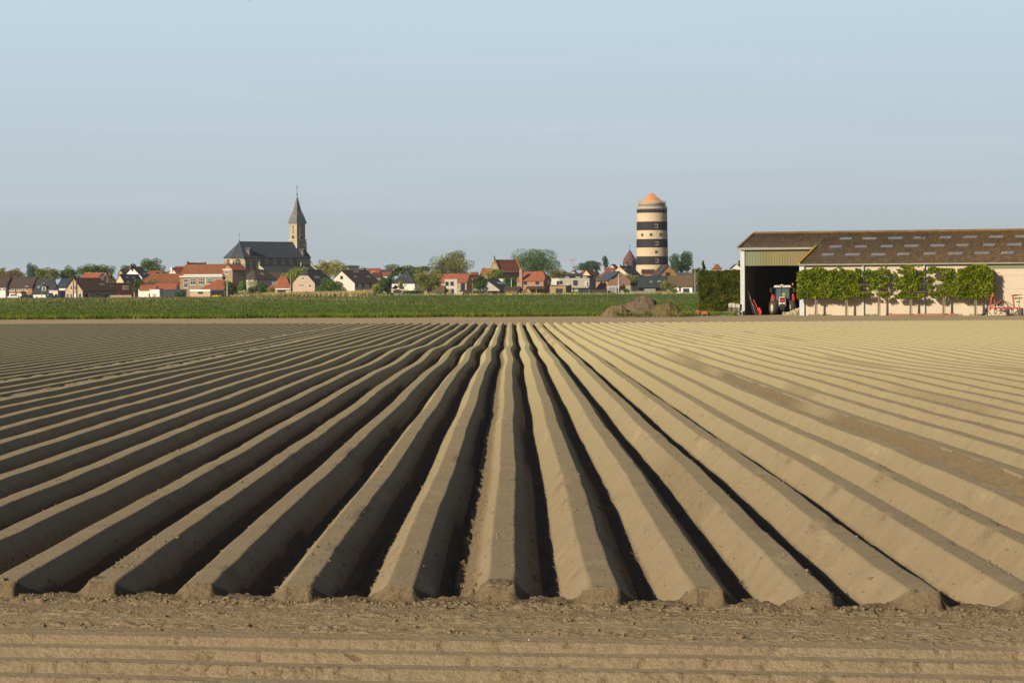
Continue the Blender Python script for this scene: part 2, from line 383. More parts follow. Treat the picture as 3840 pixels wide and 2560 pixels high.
# cross ridges
cr_w = 1 - smooth01((HL - 18.36) / .08)
CS = .70
HLc = HL + .012 * vnoise(X * .9, 0 * D, 161)
tt = (HLc - 18.15) / CS; uc = tt - np.round(tt)
zc = np.interp(uc, [-.5, -.45, -.13, -.10, .10, .13, .45, .5], [.02, .02, .155, .16, .16, .155, .02, .02])
zc = zc + .006 * vnoise(X * .8, np.round(tt) * 3.1, 162)
flank = smooth01((np.abs(uc) - .10) / .025)
wx = X + .03 * vnoise(X * 2, uc * 9 + np.round(tt) * 7, 171) + .012 * vnoise(X * 9, uc * 30, 172)
crk = np.abs(vnoise(wx * 9, np.round(tt) * 5.5, 173)); crk = smooth01((.10 - crk) / .10) * smooth01((vnoise(X * 3, uc * 8 + np.round(tt) * 4, 174) + .55) * 2)
patch = smooth01((fbm(X * 1.3, np.round(tt) * 4.4 + uc, 175, 2) - .45) * 4)
zc = zc - flank * (crk * .020 * (1 - patch)) + flank * (patch * np.maximum(-.3, clod) * .007) + (1 - flank) * np.maximum(0, vnoise(X * 8, D * 20, 176) - .3) * .006
zc = zc + flank * (.0025 * clod + .002 * fine)
z = z * (1 - cr_w) + cr_w * zc
rr = rr * (1 - cr_w) + cr_w * flank * np.clip(.34 + .25 * patch * (clod > 0) + .5 * crk, 0, .88)
z = z + smooth01((e - .2) / .2) * 0 - .00197 * D
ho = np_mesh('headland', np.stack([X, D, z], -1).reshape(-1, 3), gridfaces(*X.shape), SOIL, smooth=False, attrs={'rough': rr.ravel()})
tag(ho, 'headland of crumbly tilled soil and cross ridges in front of the field', kind='structure')

# loose clods and pebbles along the foot of the ridges
def ico(r, jit):
    t = (1 + 5 ** .5) / 2
    v = np.array([(-1, t, 0), (1, t, 0), (-1, -t, 0), (1, -t, 0), (0, -1, t), (0, 1, t), (0, -1, -t), (0, 1, -t), (t, 0, -1), (t, 0, 1), (-t, 0, -1), (-t, 0, 1)]) / 1.9
    return v
ICOF = np.array([(0, 11, 5), (0, 5, 1), (0, 1, 7), (0, 7, 10), (0, 10, 11), (1, 5, 9), (5, 11, 4), (11, 10, 2), (10, 7, 6), (7, 1, 8), (3, 9, 4), (3, 4, 2), (3, 2, 6), (3, 6, 8), (3, 8, 9), (4, 9, 5), (2, 4, 11), (6, 2, 10), (8, 6, 7), (9, 8, 1)])
def scatter_clods(name, P, Rr, mat, squash=.7, parent=None):
    n = len(P); base = ico(1, 0)
    J = base[None] * (1 + .45 * rng.uniform(-1, 1, (n, 12, 1))) + rng.normal(0, .12, (n, 12, 3)); J = J * Rr[:, None, None] * np.stack([rng.uniform(.8, 1.4, n), rng.uniform(.8, 1.2, n), rng.uniform(.5, .9, n) * squash / .7], -1)[:, None, :]
    a = rng.uniform(0, 6.28, n); ca, sa = np.cos(a)[:, None], np.sin(a)[:, None]
    x = J[..., 0] * ca - J[..., 1] * sa; y = J[..., 0] * sa + J[..., 1] * ca
    v = np.stack([x, y, J[..., 2]], -1) + P[:, None, :]
    f = (ICOF[None] + np.arange(n)[:, None, None] * 12).reshape(-1, 3)
    return np_mesh(name, v.reshape(-1, 3), f, mat, parent=parent)
def clod_ground(x, q):
    qi = np.clip(((q - 14.0) / .012).astype(int), 0, len(qs) - 1); xi = np.clip(((x + 6.2) / .015).astype(int), 0, len(xs) - 1)
    return z[qi, xi]
n = 9000; cx = rng.uniform(-6, 6, n)
cq = np.where(rng.random(n) < .6, 20.50 + rng.normal(0, .12, n), np.where(rng.random(n) < .6, 19.75 + rng.normal(0, .13, n), 18.95 + rng.normal(0, .13, n)))
rad = np.minimum(.003 + rng.exponential(.0032, n), .02)
ok = (np.abs(clod_ground(cx, cq + .03) - clod_ground(cx, cq - .03)) < .03) & (np.abs(clod_ground(cx + .03, cq) - clod_ground(cx - .03, cq)) < .03); cx, cq, rad = cx[ok], cq[ok], rad[ok]; cz = clod_ground(cx, cq)
co = scatter_clods('soil_clods', np.stack([cx, cq - SL * cx, cz + rad * .2], -1), rad, pm('clod_soil', (.255, .187, .112), (.18, .13, .078), scale=8, rough=.95, spec=.1))
tag(co, 'brown soil clods scattered along the foot of the ridges', 'soil', kind='stuff')
n = 32; cx = rng.uniform(-5, 5, n); cq = rng.uniform(14.5, 20.8, n); rad = rng.uniform(.003, .008, n)
co = scatter_clods('pebbles', np.stack([cx, cq - SL * cx, clod_ground(cx, cq) + rad * .3], -1), rad, pm('pale_stone', (.62, .57, .46), (.5, .42, .3), scale=9, rough=.8))
tag(co, 'small pale stones lying in the tilled headland', 'stone', kind='stuff')

n = 60000; cd = 21.3 + 42 * rng.random(n) ** 1.6; cx = rng.uniform(-.2, .2, n) * cd; cz, cr_ = field_z(cx, cd)
ok = (rng.random(n) < np.clip(.05 + .38 * (vnoise(cx * 1.3, cd * .6, 601) > .35) * (vnoise(cx * 7, cd * 3, 602) > 0) + .55 * (cr_ > .3) * (cr_ < .95), 0, 1)) & (cd > EDGE(cx) + .45)
cx, cd, cz = cx[ok], cd[ok], cz[ok]; rad = np.minimum(.003 + rng.exponential(.0035, len(cx)), .02)
co = scatter_clods('soil_crumbs', np.stack([cx, cd, cz + rad * .1], -1), rad, _mats['clod_soil'])
tag(co, 'fine soil crumbs lying on the crests and flanks of the near ridges', 'soil', kind='stuff')

# ---------------------------------------------------------------- land sheets behind
def sheet(name, x_of, d0, d1, nd, nx, dz, mat, label, bumpy=0, kind='structure', xr=None):
    dd = np.linspace(d0, d1, nd); t = np.linspace(0, 1, nx)
    D = np.repeat(dd[:, None], nx, 1); a, b = x_of; X = (a + (b - a) * t)[None, :] * D
    if xr is not None: X = (xr[0] + (xr[1] - xr[0]) * t)[None, :] + 0 * D
    Z = Gv(D) + dz + bumpy * fbm(X * .5, D * .35, 5, 3)
    Z[0] -= dz + .12; Z[1] -= dz * .1
    o = np_mesh(name, np.stack([X, D, Z], -1).reshape(-1, 3), gridfaces(nd, nx), mat, smooth=True)
    return tag(o, label, kind=kind)
# base ground to the horizon
g = MB(); dd = [-60, 0, 10, 100, 236, 262, 480, 1000, 1400, 3000, 20000]
for d in dd:
    for x in (-9000, -300, -60, 60, 300, 9000): g.v.append((x, d, G(max(d, 0)) - .16))
for i in range(len(dd) - 1):
    for j in range(5): g.f.append((i * 6 + j, i * 6 + j + 1, i * 6 + j + 7, i * 6 + j + 6)); g.m.append(0)
tag(g.build('ground', pm('rough_land', (.12, .13, .05), (.19, .16, .08), scale=.05, rough=.95)), 'flat open land reaching to the horizon', kind='structure')
dd = np.linspace(232, 274, 90); xx = np.linspace(-130, 150, 420); D, X = np.meshgrid(dd, xx, indexing='ij')
Z = Gv(D) - .02 + .03 * fbm(X * .15, D * .9, 9, 3) * smooth01((D - 237) / 3) - .09 * (1 - smooth01((D - 234) / 4))
tag(np_mesh('dirt_track', np.stack([X, D, Z], -1).reshape(-1, 3), gridfaces(*X.shape), TRACKSOIL, smooth=True), 'bare earth track between the ridged field and the barn', kind='structure')
CROP = pm('crop_green', (.115, .155, .036), (.085, .122, .028), scale=.35, rough=.9, bump=.8, bscale=2.4, stretch=(1, .5, 1), detail=9, spec=.15)
VERGE = pm('verge_green', (.13, .165, .035), (.085, .125, .025), scale=.12, rough=.95, bump=.8, bscale=2, stretch=(1, .35, 1), detail=8, spec=.1)
ROUGHG = pm('rough_grass_ground', (.13, .14, .045), (.075, .10, .03), scale=.07, rough=.95, bump=.7, bscale=1.5, stretch=(1, .4, 1), detail=8, spec=.1)
FARG = pm('far_green', (.10, .145, .045), (.078, .12, .036), scale=.1, rough=.95, stretch=(1, .3, 1), spec=.1)
VILL = pm('village_ground', (.12, .13, .05), (.16, .14, .08), scale=.1, rough=.95)
def crop_end(): return 474
sheet('crop_field', (-.26, .078), 269.5, 402, 130, 200, .24, CROP, 'dark green young crop field beyond the track', .05)
sheet('grass_strip', (-.23, .2), 400, 612, 30, 60, .08, VERGE, 'lighter green grass strip behind the crop', .12)
sheet('far_field', (-.05, .2), 606, 915, 20, 60, .30, FARG, 'second dark green field in front of the houses', .05)
sheet('rough_meadow', (-.22, -.045), 606, 900, 20, 60, .10, ROUGHG, 'rough weedy meadow before the houses on the left', .15)
sheet('village_green', (-.3, .3), 880, 1500, 12, 30, .0, VILL, 'grassy ground under the village houses')

def blades(name, X, D, Hh, W, mat, label, lean=.3, base=0.0, parent=None, cat='grass', kind='stuff', zoff=None):
    n = len(X); a = rng.uniform(0, math.pi, n); hx = np.cos(a) * W * .5; hy = np.sin(a) * W * .5
    lx = rng.normal(0, lean, n) * Hh; ly = rng.normal(0, lean, n) * Hh; z0 = (Gv(D) + base) if zoff is None else zoff
    v = np.stack([np.stack([X - hx, D - hy, z0], -1), np.stack([X + hx, D + hy, z0], -1), np.stack([X + lx, D + ly, z0 + Hh], -1)], 1)
    o = np_mesh(name, v.reshape(-1, 3), np.arange(3 * n).reshape(-1, 3), mat, parent=parent)
    if parent is None: tag(o, label, cat, kind=kind)
    return o
LCROP = leafmat('crop_blades', (.092, .124, .027), (.068, .10, .021), sc=.12)
LEDGE = leafmat('crop_edge_blades', (.175, .19, .028), (.065, .095, .015), sc=.35)
n = 46000; t = rng.random(n) ** 1.7; D = 268.6 + t * 5.5; X = rng.uniform(-.25, .072, n) * D
blades('crop_edge', X, D, rng.uniform(.2, .5, n), rng.uniform(.04, .09, n), LEDGE, 'tall bright leaf edge of the green crop beside the track', cat='crop')
n = 120000; t = rng.random(n) ** 1.3; D = 272 + t * 130; X = rng.uniform(-.22, .075, n) * D
blades('crop_plants', X, D, rng.uniform(.07, .19, n) * (1 + t * .3), rng.uniform(.07, .13, n) * (1 + t * .6), LCROP, 'dense leaves of the dark green crop', base=.22, cat='crop')
LVER = leafmat('verge_blades', (.13, .145, .035), (.068, .09, .02), sc=.06)
n = 34000; D = rng.uniform(400, 612, n); X = rng.uniform(-.2, .19, n) * D
blades('verge_grass', X, D, rng.uniform(.12, .36, n) * (1 + .9 * (vnoise(X / 9, D / 20, 3) > .4)), rng.uniform(.1, .22, n), LVER, 'light green uncut grass strip behind the crop')
LROU = leafmat('meadow_blades', (.20, .19, .08), (.07, .09, .025), sc=.05)
n = 30000; D = rng.uniform(606, 888, n); X = rng.uniform(-.2, -.045, n) * D
blades('meadow_grass', X, D, rng.uniform(.2, .65, n), rng.uniform(.15, .35, n), LROU, 'rough yellowish meadow grass before the left houses')
n = 26000; D = 606 + 309 * rng.random(n); X = rng.uniform(-.05, .066, n) * D
blades('far_crop_plants', X, D, rng.uniform(.08, .24, n), rng.uniform(.15, .3, n), leafmat('far_crop_blades', (.095, .13, .034), (.068, .10, .026), sc=.03), 'dark green crop leaves of the second field', base=.27, cat='crop')
LREED = leafmat('dry_reed', (.38, .30, .15), (.28, .215, .10), sc=.08)
n = 16000; D = rng.uniform(858, 885, n); px = 860 + 540 * rng.random(n) ** .8; px = np.minimum(px, 1398); X = (px - 1920) / F * D
blades('dry_reeds', X, D, rng.uniform(.9, 2.0, n) * np.interp(px, [860, 1000, 1300, 1398], [.4, .9, 1.05, 1.3]), rng.uniform(.15, .35, n), LREED, 'tall dry straw coloured reeds before the church', lean=.12)
n = 4200; D = rng.uniform(880, 905, n); X = rng.uniform(-.06, .065, n) * D
blades('field_margin_grass', X, D, rng.uniform(.4, 1.3, n), rng.uniform(.15, .35, n), leafmat('margin_grass', (.34, .30, .14), (.13, .14, .05)), 'thin dry grass margin along the garden fences')
n = 900; D = rng.uniform(885, 900, n); px = np.concatenate([rng.uniform(1770, 1795, 200), rng.uniform(1900, 2045, 450), rng.uniform(2120, 2170, 100), rng.uniform(793, 830, 150)]); X = (px - 1920) / F * D
blades('yellow_flowers', X, D, rng.uniform(.5, 1.0, n), rng.uniform(.2, .4, n), leafmat('yellow_flower', (.62, .48, .04), (.35, .35, .05)), 'yellow flowering plants along the garden edge', cat='flowers')
n = 1500; D = rng.uniform(266.5, 270, n); px = np.concatenate([rng.uniform(2500, 2620, 1000), rng.uniform(2990, 3110, 300), rng.uniform(2725, 2760, 200)]); X = (px - 1920) / F * D
blades('track_weeds', X, D, rng.uniform(.08, .4, n), rng.uniform(.04, .09, n), leafmat('weed_green', (.16, .20, .04), (.08, .12, .02)), 'weeds and grass tufts beside the track near the barn')

# ---------------------------------------------------------------- village: materials
M = dict(
 white=pm('white_render', (.74, .70, .66), (.66, .62, .58), scale=.6, rough=.9),
 pinkwhite=pm('pale_pink_render', (.68, .59, .52), (.62, .53, .47), scale=.6, rough=.9),
 cream=pm('cream_render', (.62, .50, .36), (.55, .44, .31), scale=.6, rough=.9),
 beige=pm('beige_brick', (.50, .36, .24), (.42, .30, .20), scale=1.6, rough=.9, bump=.3),
 brownbeige=pm('brown_beige_brick', (.36, .26, .165), (.29, .205, .13), scale=1.8, rough=.9, bump=.3),
 orangebrick=pm('orange_brick', (.42, .20, .10), (.34, .16, .08), scale=2, rough=.9, bump=.3),
 salmon=pm('salmon_brick', (.44, .255, .175), (.35, .20, .135), scale=2, rough=.9, bump=.3),
 redbrick=pm('dark_red_brick', (.23, .085, .055), (.18, .065, .045), scale=2, rough=.9, bump=.3),
 mottled=pm('mottled_pink_brick', (.60, .475, .37), (.32, .20, .14), scale=3.2, rough=.9, detail=6),
 yellowbrick=pm('yellow_brown_brick', (.42, .30, .15), (.33, .22, .11), scale=1.5, rough=.9, bump=.3),
 ochre=pm('ochre_orange_brick', (.50, .29, .11), (.44, .25, .09), scale=1.2, rough=.9),
 yellow=pm('pale_yellow_wall', (.58, .44, .24), (.5, .38, .2), scale=1.2, rough=.9),
 grey=pm('pale_grey_render', (.42, .39, .33), (.36, .33, .28), scale=1.5, rough=.9),
 greybrick=pm('light_grey_brick', (.42, .38, .31), (.34, .31, .25), scale=2.4, rough=.9),
 wood=pm('timber_cladding', (.40, .27, .14), (.30, .20, .10), scale=1.2, rough=.85, stretch=(6, 6, .4)),
 darkwood=pm('dark_wood', (.085, .06, .045), (.055, .04, .032), scale=1.2, rough=.9, stretch=(6, 6, .4)),
 concrete=pm('grey_concrete', (.36, .32, .25), (.29, .26, .21), scale=1.2, rough=.95),
 stone=pm('church_stone', (.47, .38, .26), (.38, .30, .21), scale=.5, rough=.9, bump=.3, bscale=3),
 stonelt=pm('pale_church_stone', (.60, .52, .40), (.5, .43, .32), scale=.8, rough=.9),
 trimwhite=pm('white_trim', (.78, .76, .72), (.7, .68, .65), scale=.5, rough=.7),
 glass=pm('dark_window_glass', (.035, .045, .055), (.025, .03, .04), scale=.4, rough=.15, spec=.5),
 skyglass=pm('roof_window_glass', (.20, .28, .32), (.16, .22, .26), scale=.4, rough=.2, spec=.6),
 solar=pm('solar_panel', (.05, .09, .16), (.04, .07, .13), scale=.6, rough=.25, spec=.6),
 shutter=pm('beige_shutter', (.38, .33, .26), (.34, .29, .22), scale=.8, rough=.8),
 garage=pm('pale_garage_door', (.72, .68, .64), (.66, .62, .58), scale=.3, rough=.7),
 greydoor=pm('grey_door', (.30, .27, .25), (.26, .24, .22), scale=.3, rough=.7),
 black=pm('dark_grey_slate', (.045, .045, .05), (.03, .03, .035), scale=1, rough=.75),
 metal=pm('dull_metal', (.30, .31, .31), (.24, .25, .25), scale=2, rough=.45, metal=.4),
 rdark=tiles('slate_roof_dark', (.040, .040, .046), (.058, .055, .055)),
 rbrown=tiles('brown_tile_roof', (.085, .058, .046), (.062, .046, .040)),
 rbrownred=tiles('brown_red_tile_roof', (.12, .058, .043), (.09, .046, .036)),
 rred=tiles('red_tile_roof', (.36, .115, .062), (.27, .085, .05)),
 rorange=tiles('orange_tile_roof', (.40, .13, .060), (.31, .10, .05)),
 rorbrown=tiles('orange_brown_tile_roof', (.30, .115, .050), (.22, .085, .042)),
 rteal=tiles('dark_green_grey_roof', (.040, .052, .050), (.034, .044, .045)),
 rmoss=tiles('mossy_brown_roof', (.12, .080, .052), (.15, .10, .045)),
 rgrey=tiles('grey_tile_roof', (.10, .085, .075), (.08, .066, .06)),
)
CR = {0: (0, 0, 1.0), 1: (0, 940, 5.2267), 2: (400, 940, 5.2267), 3: (800, 660, 3.1356), 4: (1050, 920, 5.2267), 5: (1400, 920, 5.2267),
      6: (1800, 920, 5.2267), 7: (2200, 920, 5.2267), 8: (2600, 840, 3.675), 9: (3200, 840, 3.675)}

def add_window(root, name, P, U, N, w, h, fmat, gmat, mull=1, transom=False):
    """framed window in a wall: P lower-left corner, U along the wall, N outward; frame > pane"""
    U = Vector(U).normalized(); N = Vector(N).normalized(); Z = Vector((0, 0, 1)); P = Vector(P)
    fb = min(.09, w * .12, h * .12); fr = MB(); gl = MB()
    def rect(mb, u0, u1, v0, v1, n0, n1):
        q = [P + U * u0 + Z * v0 + N * n0, P + U * u1 + Z * v0 + N * n0, P + U * u1 + Z * v1 + N * n0, P + U * u0 + Z * v1 + N * n0]
        mb.ext([tuple(a) for a in q], tuple(N * (n1 - n0)))
    rect(fr, -fb, w + fb, -fb, h + fb, -.05, .05)
    rect(fr, -fb - .05, w + fb + .05, -fb - .08, -fb, -.05, .12)
    k = mull + 1; cw = w / k
    for i in range(k):
        a = i * cw + (fb * .5 if i else 0); b = (i + 1) * cw - (fb * .5 if i < k - 1 else 0)
        if transom: rect(gl, a, b, 0, h * .58, .04, .07); rect(gl, a, b, h * .64, h, .04, .07)
        else: rect(gl, a, b, 0, h, .04, .07)
    f = fr.build(name, fmat, root); gl.build('pane', gmat, f)
    return f

def H(cr, label, d, al, cx, W, D, eave, ridge, wall, roof, axis='x', hip=(0, 0, 0, 0), wins=(), ch=(), sky=(), trims=(), flat=False,
      Dm=None, cat='house', name='house', group=None, attach=None, ov=.35, dorm=(), steps=None, extra=None):
    ox, oy, k = CR[cr]; X = lambda x: ox + x / k; Y = lambda y: oy + y / k
    p = F / d; a = R(al); ca, sa = math.cos(a), math.sin(a); kp = k * p
    base = Y(eave); x0 = WX(X(cx), base, d); gz = G(d)
    Wm = W / kp / ca; Dd = Dm if Dm else D / kp / abs(sa)
    zy = lambda y, x=cx: WZ(X(x), Y(y), d) - gz
    ze = zy(eave); zr = zy(ridge) if ridge else ze
    if attach is None:
        root = tag(empty(name, (x0, d, gz), a), label, cat, group); mb = None; wn_ = 'wall'
    else:
        root = attach; mb = root_matrix(root).inverted() @ (Matrix.Translation((x0, d, gz)) @ Matrix.Rotation(a, 4, 'Z'))
    def fin(o):
        return o
    holder = root
    if attach is not None:
        holder = None
    def bld(m, nm, mat, par=None):
        if par is not None: return m.build(nm, mat, par)
        o = m.build(nm, mat, root, mb=mb); return o
    # walls
    m = MB()
    top = ze - .02 if not flat else ze
    m.box(0, Wm, 0, Dd, -.5, top)
    s = (zr - ze) / ((Dd if axis == 'x' else Wm) / 2) if not flat else 0
    i0, q0, i1, q1 = hip
    def gable(t0, t1, across, ii, qq, atend):
        if ii and not qq: return
        hh = zr - ze; A = across
        pts = [(0, ze - .02), (A, ze - .02), (A / 2, zr - .05)] if not ii else [(0, ze - .02), (A, ze - .02), (A - A / 2 * qq, ze + hh * qq - .05), (A / 2 * qq, ze + hh * qq - .05)]
        P = [(t0, q, z) if axis == 'x' else (q, t0, z) for q, z in pts]
        m.ext(P, ((t1 - t0), 0, 0) if axis == 'x' else (0, (t1 - t0), 0))
    L = Wm if axis == 'x' else Dd; A = Dd if axis == 'x' else Wm
    if not flat:
        gable(0.0, .25, A, i0, q0, 0); gable(L - .25, L, A, i1, q1, 1)
    wo = bld(m, 'wall', wall)
    # roof
    if flat:
        r = MB(); r.box(-.12, Wm + .12, -.12, Dd + .12, ze, ze + .14); ro = bld(r, 'roof', roof)
    else:
        r = MB(); g = ov * .6; e = .22
        T = (lambda l, c, z: (l, c, z)) if axis == 'x' else (lambda l, c, z: (c, l, z))
        up = .12
        def side(sg):
            c0 = -ov if sg > 0 else A + ov; zc0 = ze - s * ov + up; ym = A / 2
            def pt(l, fr):   # fr 0 eave .. 1 ridge
                c = c0 + (ym - c0) * fr; return T(l, c, zc0 + (zr + up - zc0) * fr)
            out = []
            l0 = -g; l1 = L + g
            out.append(pt(l0, 0)); out.append(pt(l1, 0))
            if i1:
                if q1: out.append(pt(l1, q1))
                out.append(pt(L - i1, 1))
            else: out.append(pt(l1, 1))
            if i0:
                out.append(pt(i0, 1))
                if q0: out.append(pt(l0, q0))
            else: out.append(pt(l0, 1))
            return out
        r.slab(side(1), .14); r.slab(side(-1), .14)
        for ii, qq, le, lr in ((i0, q0, -g, i0), (i1, q1, L + g, L - i1)):
            if ii:
                a0 = side(1); b0 = side(-1)
                fr = qq
                zc0 = ze - s * ov + up; cA = -ov + (A / 2 + ov) * fr; zq = zc0 + (zr + up - zc0) * fr
                r.slab([T(le, cA, zq), T(lr, A / 2, zr + up), T(le, A - cA, zq)], .14)
        # ridge tiles
        lo, hi = (i0 if i0 else -g), (L - i1 if i1 else L + g)
        pa, pb = T(lo, A / 2, zr + up), T(hi, A / 2, zr + up)
        if hi > lo + .3: r.tube(pa, pb, .11, n=6)
        ro = bld(r, 'roof', roof)
        if steps:
            st = MB()
            for l in (0.0, L - .35):
                ns = 7
                for j in range(ns):
                    c = A / 2 * j / ns; zz = ze + (zr - ze) * (j + 1) / ns + .35
                    for cc in (c, A - c - A / 2 / ns):
                        aa = T(l - .02, cc, ze - .3); bb = T(l + .4, cc + A / 2 / ns, zz)
                        st.box(min(aa[0], bb[0]), max(aa[0], bb[0]), min(aa[1], bb[1]), max(aa[1], bb[1]), ze - .3, zz)
            bld(st, 'stepped_gable', steps)
    def fpos(face, x, y):
        z = zy(y, x)
        if face == 'f': return (x - cx) / kp / ca, z
        if face == 'l': return (cx - x) / kp / max(abs(sa), .05), z
        return (x - cx - W) / kp / max(abs(sa), .05), z
    def wparent(o):
        return o
    for w in wins:
        face, xa, ya, xb, yb = w[:5]; kind = w[5] if len(w) > 5 else 'win'
        u0, z1 = fpos(face, xa, ya); u1, z0 = fpos(face, xb, yb)
        if u1 < u0: u0, u1 = u1, u0
        if face == 'f': P = (u0, 0, z0); U = (1, 0, 0); N = (0, -1, 0)
        elif face == 'l': P = (0, u1, z0); U = (0, -1, 0); N = (-1, 0, 0)
        else: P = (Wm, u0, z0); U = (0, 1, 0); N = (1, 0, 0)
        ww, hh = abs(u1 - u0), abs(z1 - z0)
        fm, gm, nm, mu = M['trimwhite'], M['glass'], 'window', (2 if ww > 1.6 else 1) if ww > .7 else 0
        if kind == 'door': gm = M['garage']; nm = 'door'; mu = 0
        if kind == 'gdoor': gm = M['greydoor']; nm = 'door'; mu = 0
        if kind == 'ddoor': fm = M['darkwood']; nm = 'door'; mu = 0
        if kind == 'shutter': gm = M['shutter']; mu = 0
        if kind == 'dark': fm = M['black']; mu = 1 if ww > 1.5 else 0
        if kind == 'brown': fm = M['darkwood']; mu = 0
        if kind == 'big': fm = M['black']; mu = 2
        o = add_window(root, nm, P, U, N, ww, hh, fm, gm, mu, transom=(kind == 'tr'))
        if mb is not None: o.matrix_basis = mb
    for t in trims:
        face, xa, ya, xb, yb, mt = t[:6]; out = t[6] if len(t) > 6 else .12; nm = t[7] if len(t) > 7 else 'fascia'
        u0, z1 = fpos(face, xa, ya); u1, z0 = fpos(face, xb, yb)
        if u1 < u0: u0, u1 = u1, u0
        q = MB()
        if face == 'f': q.box(u0, u1, -out, .05, z0, z1)
        elif face == 'l': q.box(-out, .05, u0, u1, z0, z1)
        else: q.box(Wm - .05, Wm + out, u0, u1, z0, z1)
        bld(q, nm, mt)
    # roof windows and panels on the visible slope
    for w in sky:
        xa, ya, xb, yb = w[:4]; mt = M[w[4]] if len(w) > 4 else M['skyglass']
        def onroof(x, y):
            if axis == 'x':
                z = zy(y, x); v = (z - ze) / s; return ((x - cx) / kp + v * sa) / ca, v, z
            z = zy(y, x); u = (z - ze) / s; return u, (u * ca - (x - cx) / kp) / (sa if abs(sa) > .05 else .05), z
        c = [onroof((xa + xb) / 2, ya), onroof((xa + xb) / 2, yb)]
        q = MB(); up = .22
        if axis == 'x':
            um = (c[0][0] + c[1][0]) / 2; hw = (xb - xa) / 2 / kp / ca
            fr = [(um - hw, c[1][1], c[1][2] + up), (um + hw, c[1][1], c[1][2] + up), (um + hw, c[0][1], c[0][2] + up), (um - hw, c[0][1], c[0][2] + up)]
        else:
            vm = (c[0][1] + c[1][1]) / 2; hw = max(.4, (xb - xa) / 4 / kp / max(abs(sa), .2))
            fr = [(c[1][0], vm - hw, c[1][2] + up), (c[1][0], vm + hw, c[1][2] + up), (c[0][0], vm + hw, c[0][2] + up), (c[0][0], vm - hw, c[0][2] + up)]
        q.slab(fr, .10)
        q.build('solar_panel' if len(w) > 4 and w[4] == 'solar' else 'roof_window', mt, root, mb=mb)
    # chimneys sit on the ridge (sub-parts of the roof)
    for c in ch:
        x, wpx, yt = c[:3]; cm = c[3] if len(c) > 3 else wall; w2 = max(.35, wpx / kp / (abs(ca) + abs(sa) * .8) / 1)
        if flat: u = (x - cx) / kp / ca; v = Dd * .5
        elif axis == 'x': v = Dd / 2; u = ((x - cx) / kp + v * sa) / ca
        else:
            u = Wm / 2; v = (u * ca - (x - cx) / kp) / sa if abs(sa) > .08 else Dd * .4; v = min(max(v, 0), Dd)
        zt = zy(yt, x); q = MB(); h = w2 / 2
        q.box(u - h, u + h, v - h * .8, v + h * .8, zr - 1.0, zt - .12); q.box(u - h - .06, u + h + .06, v - h * .8 - .06, v + h * .8 + .06, zt - .12, zt)
        q.tube((u, v, zt), (u, v, zt + .3), .11, n=6)
        o = q.build('chimney', cm, ro)
    # dormers
    for w in dorm:
        xa, ya, xb, yb = w[:4]
        z0 = zy(yb, xa); z1 = zy(ya, xa); v = max(0, (z0 - ze) / s); vb = min(Dd / 2, (z1 - ze) / s)
        u0 = ((xa - cx) / kp + v * sa) / ca; u1 = ((xb - cx) / kp + v * sa) / ca
        q = MB(); q.box(u0, u1, v, vb, z0, z1); q.cm = 1
        q.slab([(u0 - .15, v - .2, z1 + .12), (u1 + .15, v - .2, z1 + .12), (u1 + .15, vb + .9, z1 + .45), (u0 - .15, vb + .9, z1 + .45)], .12)
        o = q.build('dormer', [wall, roof], ro)
        g = MB(); g.box(u0 + .2, (u0 + u1) / 2 - .05, v - .06, v, z0 + .2, z1 - .2); g.box((u0 + u1) / 2 + .05, u1 - .2, v - .06, v, z0 + .2, z1 - .2)
        g.build('window', M['glass'], root)
    if extra: extra(root, dict(W=Wm, D=Dd, ze=ze, zr=zr, fpos=fpos, s=s, zy=zy, kp=kp, ca=ca, sa=sa, cx=cx))
    return root

m_ = M
# ---- left end of the village
H(1, 'white fronted terrace house with dark roof, cut by the left edge of the photo', 900, -12, -190, 312, 0, 705, 519, m_['white'], m_['rbrown'], Dm=8,
  wins=[('f', 0, 745, 38, 773), ('f', 66, 742, 112, 773), ('f', 38, 848, 118, 940, 'door')])
H(1, 'orange brick terrace house with white garage doors and a dark roof', 900, -12, 132, 516, 0, 712, 518, m_['orangebrick'], m_['rbrown'], Dm=8,
  wins=[('f', 188, 735, 298, 774, 'tr'), ('f', 338, 735, 448, 774, 'tr'), ('f', 512, 700, 566, 780, 'tr'), ('f', 190, 845, 300, 936, 'door'), ('f', 342, 845, 430, 936, 'door')],
  trims=[('f', 312, 725, 326, 936, m_['darkwood'], .14, 'downpipe')])
H(1, 'low white house with steep dark roof and one dormer beside the brick terrace', 897, -14, 642, 320, 0, 830, 556, m_['white'], m_['rdark'], Dm=9,
  wins=[('f', 712, 903, 735, 938, 'brown'), ('f', 905, 850, 945, 905)], dorm=[(832, 705, 903, 788)], sky=[(716, 700, 772, 742)], trims=[('f', 765, 915, 820, 940, m_['shutter'], .2, 'low_panel')])
H(1, 'pale flat roofed garage with white door next to the low white house', 893, -12, 963, 177, 0, 787, None, m_['pinkwhite'], m_['white'], flat=True, Dm=7,
  wins=[('f', 1006, 842, 1122, 936, 'door')], cat='garage', name='garage')
H(1, 'dark roofed house with blue roof panels behind the pale garage', 940, -14, 1115, 190, 0, 715, 552, m_['white'], m_['rdark'], Dm=9, sky=[(1178, 628, 1300, 680, 'solar')])
